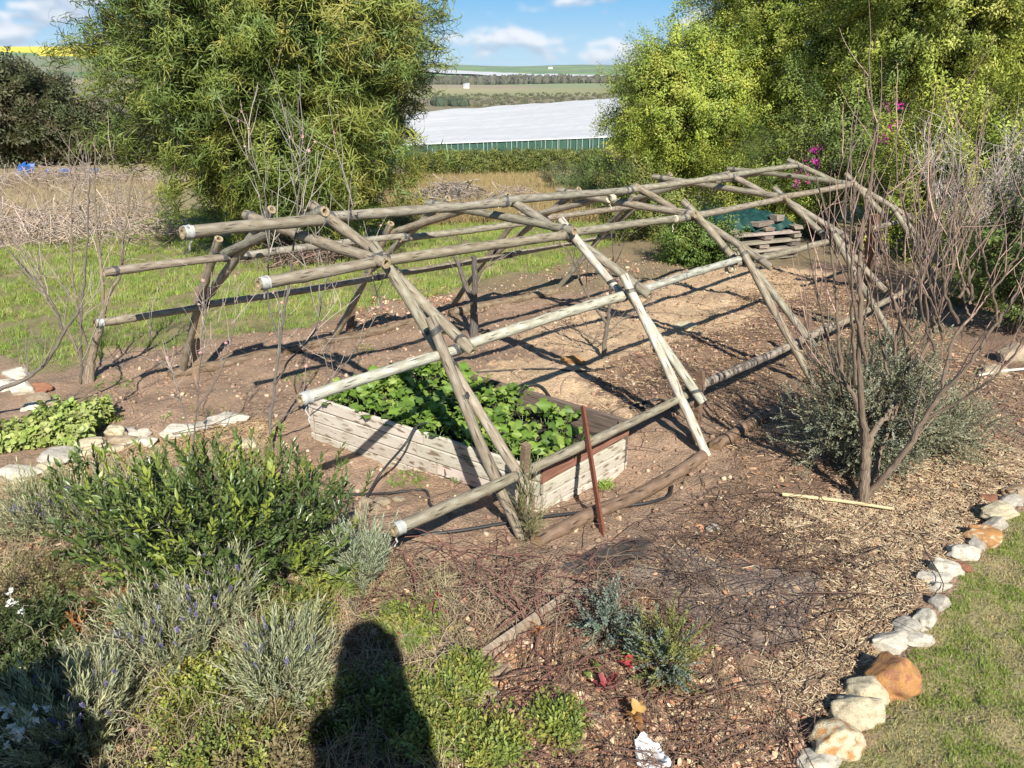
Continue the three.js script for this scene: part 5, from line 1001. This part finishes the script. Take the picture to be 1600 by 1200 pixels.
{ // tangle of dry bramble canes before the bed
  reseed(540);
  const t = thing('bramble_tangle', 'tangle of dry reddish bramble canes and wiry vines before the bed', 'dry vines');
  const mk = (name, n, c, x0, x1, y0, y1, L, H, r) => { const b = new GB(); for (let k = 0; k < n; k++) { const p = onGround(R(x0, x1), R(y0, y1)), a = R(0, 6.28), l = R(...L), h = R(...H), pts = []; for (let i = 0; i <= 9; i++) { const u = i / 9; const q = V(p.x + Math.cos(a) * l * (u - 0.5) + 0.03 * n2(u * 3 + k, 1), 0, p.z + Math.sin(a) * l * (u - 0.5) + 0.03 * n2(u * 3 + k, 8)); q.y = ground(q.x, q.z) + h * Math.sin(Math.PI * u) ** 0.8 + 0.01; pts.push(q); } b.tube(pts, taper(10, r * R(0.8, 1.3), r * 0.4), 4, { c: vary(c, 0.2), start: 0, end: 0 }); } const m = part(t, name, b.build(), M.twig); m.userData.kind = 'stuff'; };
  mk('canes', 60, [0.17, 0.075, 0.06], 600, 960, 880, 985, [0.3, 0.8], [0.04, 0.20], 0.0035);
  mk('vines', 150, [0.26, 0.20, 0.14], 640, 1000, 890, 990, [0.2, 0.55], [0.02, 0.14], 0.002);
  mk('vines', 70, [0.30, 0.235, 0.17], 480, 720, 960, 1150, [0.2, 0.45], [0.03, 0.14], 0.002);
  mk('canes', 24, [0.15, 0.07, 0.055], 740, 1010, 1020, 1130, [0.3, 0.7], [0.02, 0.09], 0.004);
  mk('vines', 200, [0.36, 0.29, 0.2], 60, 480, 980, 1190, [0.15, 0.4], [0.06, 0.26], 0.0018);
  const leaf = clump(3, 0.01, 0.05, 0.032, { bend: 0.3, open: 1.3, segs: 3, woody: null }), it = [];
  for (const [px, py, c] of [[680, 936, [0.34, 0.05, 0.06]], [672, 946, [0.38, 0.10, 0.10]], [618, 995, [0.36, 0.05, 0.04]], [983, 1038, [0.42, 0.07, 0.07]], [960, 1065, [0.25, 0.06, 0.06]], [940, 1070, [0.28, 0.06, 0.07]], [1000, 1110, [0.46, 0.27, 0.08]], [993, 1122, [0.42, 0.2, 0.07]], [930, 1045, [0.20, 0.28, 0.06]], [715, 985, [0.3, 0.25, 0.12]], [280, 1042, [0.45, 0.09, 0.05]], [270, 1118, [0.5, 0.3, 0.08]], [840, 985, [0.5, 0.22, 0.08]]]) for (let k = 0; k < 3; k++) { const p = onGround(px + R(-6, 6), py + R(-5, 5), 0.06); it.push({ p, dir: randDir(0.8), s: R(0.7, 1.1), c: vary(c, 0.15) }); }
  instances('leaves', leaf, M.leaf, it, t);
  // wire loops standing in the border
  const wb = new GB(); for (const [x, y, r] of [[655, 900, 0.20], [690, 905, 0.16]]) { const p = onGround(x, y), pts = []; for (let k = 0; k <= 20; k++) { const a = k / 20 * Math.PI; pts.push(V(p.x + Math.cos(a) * r, ground(p.x, p.z) + Math.sin(a) * r * 1.4, p.z + 0.03 * Math.sin(a * 2))); } wb.tube(pts, 0.0028, 5); }
  single('wire_hoops', wb.build(), std({ color: new THREE.Color(0.16, 0.07, 0.055), roughness: 0.8 }), 'thin rusty wire hoops standing by the end of the lowest purlin', 'wire');
}

// ------------------------------------------------------------------ brush piles, covered wood stack, fence, blue sheet
function brush(label, px, py, rx, h, rz, n, r, tones, group) {
  const c = onGround(px, py), t = new GB();
  for (let k = 0; k < n; k++) { const a = R(0, 6.28), q = Math.sqrt(rnd()), p = V(c.x + Math.cos(a) * q * rx, 0, c.z + Math.sin(a) * q * rz), env = h * Math.sqrt(Math.max(0, 1 - q * q)); p.y = ground(p.x, p.z) + R(0.02, 1) * env; const d = randDir().multiply(V(1, 0.55, 1)).normalize(), L = R(0.25, 1.0) * Math.min(1, rx), pts = [], bend = randDir().multiplyScalar(0.25 * L); for (let i = 0; i <= 4; i++) { const u = i / 4 - 0.5; pts.push(p.clone().addScaledVector(d, L * u).addScaledVector(bend, u * u)); } for (const e of pts) e.y = Math.max(e.y, ground(e.x, e.z) + 0.005); t.tube(pts, taper(5, r * R(0.5, 1.5), r * 0.3), 4, { c: vary(pick(tones), 0.2), start: 0, end: 0 }); }
  return single('brush_pile', t.build(), M.twig, label, 'brush pile', group);
}
reseed(560);
const greyTones = [[0.34, 0.29, 0.26], [0.26, 0.21, 0.18], [0.44, 0.38, 0.33], [0.18, 0.14, 0.12]];
brush('big heap of grey dead branches right of the drooping tree', 705, 322, 1.25, 0.85, 0.7, 520, 0.012, greyTones);
brush('smaller heap of pruned branches below the brown dry grass', 800, 314, 1.0, 0.5, 0.6, 220, 0.011, [[0.40, 0.30, 0.24], [0.30, 0.22, 0.18], [0.46, 0.38, 0.3]]);
brush('low heap of branches in the shade under the drooping tree', 470, 415, 1.0, 0.35, 0.5, 170, 0.010, [[0.26, 0.17, 0.13], [0.2, 0.15, 0.12]]);
brush('pinkish grey brush heap at the left photo edge', 30, 372, 1.6, 0.7, 0.9, 400, 0.009, [[0.40, 0.30, 0.24], [0.46, 0.38, 0.32], [0.32, 0.25, 0.22]]);
brush('twiggy dry brush heap left of the drooping tree', 165, 372, 1.7, 0.9, 1.0, 520, 0.008, [[0.46, 0.36, 0.27], [0.52, 0.42, 0.33], [0.36, 0.29, 0.24]]);
brush('far pale brush heap in front of the dark trees', 110, 285, 3.4, 0.5, 1.4, 500, 0.012, [[0.36, 0.28, 0.22], [0.30, 0.23, 0.19], [0.42, 0.35, 0.28]]);
{ // stack of rough boards under a green net
  reseed(580);
  const b = onGround(1160, 402), t = thing('wood_stack', 'stack of rough weathered boards beyond the frame', 'wood stack'); t.position.set(b.x + 0.1, ground(b.x, b.z), b.z - 0.2); t.rotation.y = 0.35;
  const slab = (x, y, z, l, w, h, ry) => { const g = new GB(), e = () => R(-0.02, 0.02); g.hexa([V(-l / 2 + e(), 0, -w / 2 + e()), V(l / 2 + e(), 0, -w / 2 + e()), V(l / 2 + e(), 0, w / 2 + e()), V(-l / 2 + e(), 0, w / 2 + e())], [V(-l / 2 + e(), h + e() * 0.5, -w / 2 + e()), V(l / 2 + e(), h + e() * 0.5, -w / 2 + e()), V(l / 2 + e(), h, w / 2 + e()), V(-l / 2 + e(), h, w / 2 + e())], vary([0.36, 0.31, 0.265], 0.22)); const m = part(t, 'board', g.build(), M.plank); m.position.set(x, y, z); m.rotation.y = ry; };
  for (let k = 0; k < 8; k++) { const y = 0.01 + k * 0.066; if (k % 2) for (const x of [-0.55, 0, 0.55]) slab(x + R(-0.05, 0.05), y, 0, 0.16, 1.0, 0.05, R(-0.06, 0.06)); else for (let j = -2; j <= 2; j++) slab(R(-0.06, 0.06), y, j * 0.2, R(1.25, 1.5), R(0.13, 0.18), 0.045, R(-0.05, 0.05)); }
  slab(0.05, 0.545, 0.33, 0.5, 0.2, 0.06, 0.3); slab(0.25, 0.605, 0.35, 0.16, 0.14, 0.09, 0.2);
  const g = new GB(), n = 36; for (let j = 0; j <= n; j++) for (let i = 0; i <= n; i++) { const x = (i / n - 0.5) * 1.5, z = (j / n - 0.5) * 1.2, edge = Math.max(Math.abs(i / n - 0.5), Math.abs(j / n - 0.5)) * 2; g.v(x, 0.64 - 0.16 * smooth(0.72, 1, edge) + 0.05 * n2(x * 4, z * 4) + 0.02 * n2(x * 12, z * 9), z); }
  for (let j = 0; j < n; j++) for (let i = 0; i < n; i++) { const k = j * (n + 1) + i; g.quad(k, k + n + 1, k + n + 2, k + 1); }
  const c = single('green_net', g.build(), M.tarp, 'dark green net thrown over the top of the wood stack', 'net'); c.position.copy(t.position).add(V(-0.12, 0.0, -0.12)); c.rotation.y = 0.35;
}
{ // scraps of blue sheeting under the dark trees, far left
  reseed(590);
  for (let [px, py, w, h, label] of [[32, 242, 1.3, 1.0, 'blue plastic sheet glimpsed under the dark trees, largest piece'], [65, 241, 0.5, 0.5, 'small blue plastic scrap right of the largest blue sheet'], [97, 254, 1.1, 0.6, 'blue plastic sheet low under the dark trees, near the pale brush'], [141, 259, 0.9, 0.45, 'rightmost blue plastic scrap, beside the drooping tree']]) {
    const p = atForward(px, py, 25.5), g = new GB(), n = 14; w *= 0.4; h *= 0.4; p.y = ground(p.x, p.z) + h * 0.5;
    for (let j = 0; j <= n; j++) for (let i = 0; i <= n; i++) { const x = (i / n - 0.5) * w, y = (j / n - 0.5) * h; g.v(x, y + 0.06 * n2(x * 5 + px, y * 5), 0.12 * n2(x * 3 + px, y * 3) + (0.5 - j / n) * 0.5, i / n, j / n); }
    for (let j = 0; j < n; j++) for (let i = 0; i < n; i++) { const k = j * (n + 1) + i; if (n2(i * 0.3 + px, j * 0.3) > -0.55) g.quad(k, k + 1, k + n + 2, k + n + 1); }
    single('blue_sheet', g.build(), M.blue, label, 'plastic sheet').position.copy(p);
  }
}

// ------------------------------------------------------------------ trees and plants beyond the garden
reseed(600);
{
  const dkp = [[0.055, 0.070, 0.025], [0.07, 0.085, 0.03], [0.09, 0.09, 0.04], [0.10, 0.085, 0.045]];
  const t = (name, label, x, z, h, r, ry, limbs, subs, shoots, pal, group, geo = coarse, scale = 1, low = 0.2) => { const b = V(x, terrain(x, z), z); leafyPlant(name, label, 'tree', { group, base: b, trunk: ry * 0.5, trunkR: 0.14, c: V(x, b.y + h, z), r: V(r, ry, r), limbs, subs, shoots, geo, mat: M.leaf, puff: 0.3, limbR: 0.05, low, palette: pal, scale }); };
  t('dark_tree', 'dark olive tree at the left photo edge, below the yellow field', -17.9, -29, 1.75, 2.2, 1.85, 26, 10, 9, dkp, 'dark trees far left', coarse, 0.9);
  t('dark_tree', 'dark olive tree between the left edge and the drooping tree', -15.6, -29.5, 0.9, 1.6, 1.1, 22, 10, 9, dkp, 'dark trees far left', coarse, 0.9);
  t('dark_tree', 'dark tree half hidden behind the left side of the drooping tree', -13.6, -30.5, 0.55, 1.6, 0.75, 18, 9, 8, dkp, 'dark trees far left', coarse, 0.9);
  const op = [[0.13, 0.16, 0.035], [0.17, 0.19, 0.04], [0.20, 0.205, 0.05], [0.10, 0.13, 0.035]];
  const names = ['orchard tree at the left end of the row below the green net wall', 'second orchard tree from the left below the green net wall', 'third orchard tree from the left below the green net wall', 'fourth orchard tree from the left below the green net wall', 'fifth orchard tree from the left below the green net wall', 'sixth orchard tree from the left below the green net wall', 'seventh orchard tree from the left below the green net wall', 'orchard tree at the right end of the row below the green net wall'];
  names.forEach((label, k) => { const px = 668 + k * 36 + R(-4, 4), d = 56 + R(-2, 2), x = (px - 800) / FOCAL * d * 1.03; t('orchard_tree', label, x, -d, 0.55, 1.2, R(0.6, 0.8), 10, 8, 9, op, 'orchard row in front of the net house', coarse, 1.0, 0.1); });
  names.slice(0, 7).forEach((_, k) => { const px = 690 + k * 38 + R(-6, 6), d = 66 + R(-2, 2), x = (px - 800) / FOCAL * d * 1.03; t('orchard_tree', 'orchard tree of the second row, behind the front orchard trees', x, -d, 0.55, 1.3, R(0.6, 0.8), 9, 7, 8, op, 'second orchard row', coarse, 1.1, 0.1); });
}
{ // net house: white net roof on posts with green side walls
  reseed(620);
  const t = thing('net_house', 'large net house with white roof and green side wall in the valley', 'net house');
  const yr = -11.6, nl = atHeight(600, 228, yr), nr = atHeight(1010, 212, yr), fl = atHeight(640, 176, yr), fr = atHeight(1010, 149, yr), b = new GB(), nu = 60, nv = 64;
  for (let j = 0; j <= nv; j++) for (let i = 0; i <= nu; i++) { const p = V().lerpVectors(nl, nr, i / nu).lerp(V().lerpVectors(fl, fr, i / nu), j / nv); p.y += (0.30 + 0.35 * n2(p.x * 0.02, j * 0.9)) * Math.abs(Math.sin(j * Math.PI / 4)) - 0.2 + 0.35 * n2(p.x * 0.03, p.z * 0.02); b.v(p.x, p.y, p.z, i, j, vary([0.49, 0.49, 0.495], 0.05)); }
  for (let j = 0; j < nv; j++) for (let i = 0; i < nu; i++) { const k = j * (nu + 1) + i; b.quad(k, k + 1, k + nu + 2, k + nu + 1); }
  part(t, 'net_roof', b.build(), M.net);
  const w = new GB(), n = 60; for (let k = 0; k <= n; k++) { const p = V().lerpVectors(nl, nr, k / n), y0 = terrain(p.x, p.z) - 1, z = p.z + 0.25 * Math.sin(k * 1.9), c = vary([0.03, 0.085, 0.062], 0.1); w.v(p.x, y0, z, 0, 0, c); w.v(p.x, yr - 0.3, z, 0, 1, c); if (k) w.quad(2 * k - 2, 2 * k, 2 * k + 1, 2 * k - 1); }
  part(t, 'side_wall_net', w.build(), M.net);
  for (let k = 0; k < 46; k++) { const u = (k + R(0.1, 0.9)) / 46, p = V().lerpVectors(nl, nr, u), y0 = terrain(p.x, p.z) - 1; part(t, 'post', new GB().tube([V(p.x, y0, p.z + 0.7), V(p.x, yr - 0.1, p.z + 0.45)], rnd() < 0.5 ? 0.06 : 0.1, 5, { c: [0.38, 0.48, 0.42] }).build(), M.twig); }
  part(t, 'edge_beam', new GB().tube([nl.clone().setY(yr + 0.02), nr.clone().setY(yr + 0.02)], 0.16, 6, { c: [0.6, 0.64, 0.62] }).build(), M.twig);
}
{ // far white net strips, forest belt, farm buildings
  const strip = (label, pts, wid) => { const b = new GB(); pts.forEach(([px, d], k) => { for (const s of [0, 1]) { const dd = d + s * wid, x = (px - 800) / FOCAL * dd * 1.07; b.v(x, terrain(x, -dd) + 4 + s * 2, -dd, 0, 0, [0.52, 0.52, 0.53]); } if (k) b.quad(2 * k - 2, 2 * k, 2 * k + 1, 2 * k - 1); }); for (const s of [0]) void s; single('far_net_house', b.build(), M.net, label, 'net house', 'white net roofs across the valley'); };
  const seg = (x0, d0, x1, d1) => Array.from({ length: 16 }, (_, k) => [x0 + (x1 - x0) * k / 15, d0 + (d1 - d0) * k / 15]);
  strip('longest white net strip across the valley, touching the drooping tree', seg(655, 2500, 800, 1750), 420);
  strip('middle white net strip across the valley', seg(770, 1950, 850, 1700), 220);
  strip('right white net strip across the valley, running into the light green tree', seg(845, 1720, 985, 1400), 300);
  strip('low white net strip just above the far forest belt', seg(815, 1560, 860, 1500), 130);
  reseed(640);
  const crown = (() => { let g = new THREE.IcosahedronGeometry(1, 3); g.deleteAttribute('uv'); g.deleteAttribute('normal'); g = mergeVertices(g, 1e-3); const p = g.attributes.position; for (let i = 0; i < p.count; i++) { const k = 1 + 0.35 * n3(p.getX(i) * 2.2, p.getY(i) * 2.2, p.getZ(i) * 2.2); p.setXYZ(i, p.getX(i) * k, p.getY(i) * k, p.getZ(i) * k); } g.setAttribute('color', new THREE.Float32BufferAttribute(new Float32Array(p.count * 3).fill(1), 3)); g.computeVertexNormals(); return g; })();
  const it = [];
  for (let k = 0; k < 900; k++) { const d = R(1200, 1340), px = R(560, 1060), x = (px - 800) / FOCAL * d * 1.07, s = R(3, 6.5); it.push({ p: V(x, terrain(x, -d) + s * 0.6, -d), s: V(s, s * R(0.9, 1.5), s), c: vary([0.09, 0.09, 0.065], 0.25) }); }
  for (let k = 0; k < 500; k++) { const d = R(440, 680), px = 690 + 290 * rnd(), x = (px - 800) / FOCAL * d * 1.06, s = R(0.4, 1.1); it.push({ p: V(x, terrain(x, -d) + s * 0.4, -d), s: V(s * 1.4, s, s), c: vary([0.085, 0.085, 0.045], 0.2) }); }
  for (let k = 0; k < 40; k++) { const d = R(440, 470), px = R(690, 735), x = (px - 800) / FOCAL * d * 1.06, s = R(1.6, 2.6); it.push({ p: V(x, terrain(x, -d) + s * 0.5, -d), s: V(s, s * 1.3, s), c: vary([0.05, 0.07, 0.04], 0.2) }); }
  for (let k = 0; k < 260; k++) { const d = R(700, 1000), px = R(-60, 190), x = (px - 800) / FOCAL * d * 1.06, s = R(2, 5); it.push({ p: V(x, terrain(x, -d) + s * 0.4, -d), s: V(s * 1.3, s, s), c: vary([0.07, 0.08, 0.05], 0.2) }); }
  tag(instances('distant_woods', crown, M.litter, it), 'dark belts of woodland and scrub across the valley', 'woods');
  const house = (label, px, d, w, h) => { const x = (px - 800) / FOCAL * d * 1.07, y = terrain(x, -d), g = thing('farmhouse', label, 'house'); g.position.set(x, y, -d); part(g, 'wall', new GB().box(-w / 2, -1, -w / 4, w / 2, h, w / 4, [0.75, 0.74, 0.72]).build(), M.net); const r = new GB(), k = w / 4 + 0.6; const a = [V(-w / 2 - 0.5, h + 0.01, k), V(w / 2 + 0.5, h + 0.01, k), V(w / 2 + 0.5, h + 3, 0), V(-w / 2 - 0.5, h + 3, 0), V(-w / 2 - 0.5, h + 0.01, -k), V(w / 2 + 0.5, h + 0.01, -k)].map((q) => r.v(q.x, q.y, q.z, 0, 0, [0.34, 0.35, 0.37])); r.quad(a[0], a[1], a[2], a[3]); r.quad(a[5], a[4], a[3], a[2]); r.tri(a[0], a[3], a[4]); r.tri(a[1], a[5], a[2]); part(g, 'roof', r.build(), M.net); };
  house('tiny white farmhouse on the far hill below the clouds', 852, 3000, 15, 5);
  house('tiny farm shed in the pale field left of the forest belt', 738, 900, 6, 2.4);
}

// ------------------------------------------------------------------ the photographer, whose shadow falls into the border
{
  const t = thing('person', 'person in dark jacket and trousers holding up a phone, behind the camera', 'person');
  const foot = terrain(0, 0.45), X = 0.0, XP = 0.0, ZB = 0.27, eye = EYE, PZ = 0.42;
  const sh = eye - 0.16, hip = foot + 0.90, sm = (a, b, k) => { const h = clamp(0.5 + 0.5 * (b - a) / k); return b + (a - b) * h - k * h * (1 - h); };
  const cap = (a, b, ra, rb) => ({ a: V(...a), b: V(...b), ra, rb });
  const field = (bones, k) => (p) => { let d = 1e9; for (const q of bones) { const ab = V().subVectors(q.b, q.a), u = clamp(V().subVectors(p, q.a).dot(ab) / ab.lengthSq()); const e = p.distanceTo(V().copy(q.a).addScaledVector(ab, u)) - (q.ra + (q.rb - q.ra) * u); d = d > 1e8 ? e : sm(d, e, k); } return d; };
  const mesh = (f, c, half, res) => {
    const mc = new MarchingCubes(res, new THREE.MeshStandardMaterial(), false, false, 400000); mc.isolation = 0;
    for (let z = 0; z < res; z++) for (let y = 0; y < res; y++) for (let x = 0; x < res; x++) mc.field[z * res * res + y * res + x] = -f(V(c.x + (x / (res / 2) - 1) * half, c.y + (y / (res / 2) - 1) * half, c.z + (z / (res / 2) - 1) * half));
    mc.update(); const n = mc.count, g = new THREE.BufferGeometry(), P = new Float32Array(mc.positionArray.subarray(0, n * 3));
    for (let i = 0; i < n; i++) { P[3 * i] = c.x + P[3 * i] * half; P[3 * i + 1] = c.y + P[3 * i + 1] * half; P[3 * i + 2] = c.z + P[3 * i + 2] * half; }
    g.setAttribute('position', new THREE.BufferAttribute(P, 3)); const w = mergeVertices(g, 1e-5); w.computeVertexNormals(); return w;
  };
  const body = [
    cap([X, hip, ZB], [X, sh - 0.12, ZB - 0.02], 0.135, 0.14), cap([X - 0.125, sh - 0.06, ZB], [X + 0.125, sh - 0.06, ZB], 0.085, 0.085), cap([X, sh - 0.02, ZB - 0.01], [X, sh + 0.12, ZB - 0.04], 0.062, 0.056),
    cap([X - 0.15, sh - 0.06, ZB], [X - 0.165, sh - 0.27, ZB - 0.07], 0.065, 0.048), cap([X - 0.165, sh - 0.27, ZB - 0.07], [XP - 0.085, sh + 0.02, PZ - 0.33], 0.048, 0.032),
    cap([X + 0.15, sh - 0.06, ZB], [X + 0.165, sh - 0.27, ZB - 0.07], 0.065, 0.048), cap([X + 0.165, sh - 0.27, ZB - 0.07], [XP + 0.085, sh + 0.02, PZ - 0.33], 0.048, 0.032),
    cap([X - 0.09, hip - 0.02, ZB], [X - 0.11, foot + 0.46, ZB - 0.02], 0.092, 0.062), cap([X - 0.11, foot + 0.46, ZB - 0.02], [X - 0.12, foot + 0.09, ZB + 0.02], 0.06, 0.042), cap([X - 0.12, foot + 0.05, ZB + 0.02], [X - 0.14, foot + 0.04, ZB - 0.17], 0.046, 0.036),
    cap([X + 0.09, hip - 0.02, ZB], [X + 0.11, foot + 0.46, ZB - 0.02], 0.092, 0.062), cap([X + 0.11, foot + 0.46, ZB - 0.02], [X + 0.12, foot + 0.09, ZB + 0.02], 0.06, 0.042), cap([X + 0.12, foot + 0.05, ZB + 0.02], [X + 0.14, foot + 0.04, ZB - 0.17], 0.046, 0.036)];
  const cloth = std({ color: new THREE.Color(0.04, 0.05, 0.08) }), skin = std({ color: new THREE.Color(0.45, 0.27, 0.19), roughness: 0.6 }), hair = std({ color: new THREE.Color(0.05, 0.03, 0.02), roughness: 0.7 });
  part(t, 'body', mesh(field(body, 0.045), V(X, (foot + sh) / 2 + 0.05, ZB - 0.08), 0.95, 96), cloth);
  const hy = eye + 0.10, head = [cap([X, hy + 0.03, ZB - 0.05], [X, hy + 0.05, ZB - 0.02], 0.092, 0.095), cap([X, hy - 0.04, ZB - 0.09], [X, hy - 0.085, ZB - 0.10], 0.062, 0.045), cap([X, hy, ZB - 0.155], [X, hy - 0.035, ZB - 0.165], 0.012, 0.017), cap([X - 0.082, hy, ZB - 0.04], [X - 0.084, hy - 0.03, ZB - 0.045], 0.018, 0.013), cap([X + 0.082, hy, ZB - 0.04], [X + 0.084, hy - 0.03, ZB - 0.045], 0.018, 0.013), cap([X, hy - 0.08, ZB - 0.03], [X, hy - 0.18, ZB - 0.03], 0.05, 0.055), cap([X - 0.02, hy - 0.065, ZB - 0.15], [X + 0.02, hy - 0.065, ZB - 0.15], 0.008, 0.008)];
  part(t, 'head', mesh(field(head, 0.022), V(X, hy - 0.02, ZB - 0.05), 0.2, 64), skin);
  const hd = field([cap([X, hy + 0.045, ZB - 0.02], [X, hy - 0.06, ZB + 0.02], 0.108, 0.095), cap([X - 0.06, hy, ZB], [X - 0.075, hy - 0.24, ZB + 0.02], 0.06, 0.055), cap([X + 0.06, hy, ZB], [X + 0.075, hy - 0.24, ZB + 0.02], 0.06, 0.055)], 0.01), face = field([cap([X, hy - 0.02, ZB - 0.17], [X, hy - 0.1, ZB - 0.15], 0.085, 0.08)], 0.01);
  part(t, 'hair', mesh((p) => Math.max(hd(p), -face(p)), V(X, hy - 0.08, ZB - 0.02), 0.26, 60), hair);
  for (const s of [-1, 1]) part(t, 'eye', new THREE.SphereGeometry(0.012, 12, 8).translate(X + s * 0.032, hy + 0.005, ZB - 0.136), std({ color: new THREE.Color(0.08, 0.05, 0.04), roughness: 0.2 }));
  for (const s of [-1, 1]) { const w = [XP + s * 0.088, sh + 0.035, PZ - 0.345], bones = [cap(w, [XP + s * 0.078, eye - 0.06, PZ - 0.375], 0.026, 0.030)]; for (let k = 0; k < 4; k++) { const y = eye - 0.055 + k * 0.019, z = PZ - 0.40; bones.push(cap([XP + s * 0.075, y, PZ - 0.385], [XP + s * 0.078, y + 0.008, z - 0.0], 0.0095, 0.009), cap([XP + s * 0.078, y + 0.008, z], [XP + s * (0.055 - k * 0.003), y + 0.012, z - 0.006], 0.009, 0.0075)); } bones.push(cap([XP + s * 0.078, eye - 0.075, PZ - 0.36], [XP + s * 0.058, eye - 0.045, PZ - 0.355], 0.012, 0.01), cap([XP + s * 0.058, eye - 0.045, PZ - 0.355], [XP + s * 0.045, eye - 0.02, PZ - 0.362], 0.01, 0.008)); part(t, 'hand', mesh(field(bones, 0.008), V(XP + s * 0.075, eye - 0.04, PZ - 0.37), 0.13, 80), skin); }
  const ph = single('phone', new GB().box(XP - 0.074, eye - 0.036, PZ - 0.388, XP + 0.074, eye + 0.036, PZ - 0.379).build(), std({ color: new THREE.Color(0.02, 0.02, 0.022), roughness: 0.3 }), 'black phone held up sideways by the person', 'phone'); void ph;
}
scene.traverse((o) => { if (o.isMesh && !o.name) o.name = 'piece'; });
renderer.render(scene, camera);
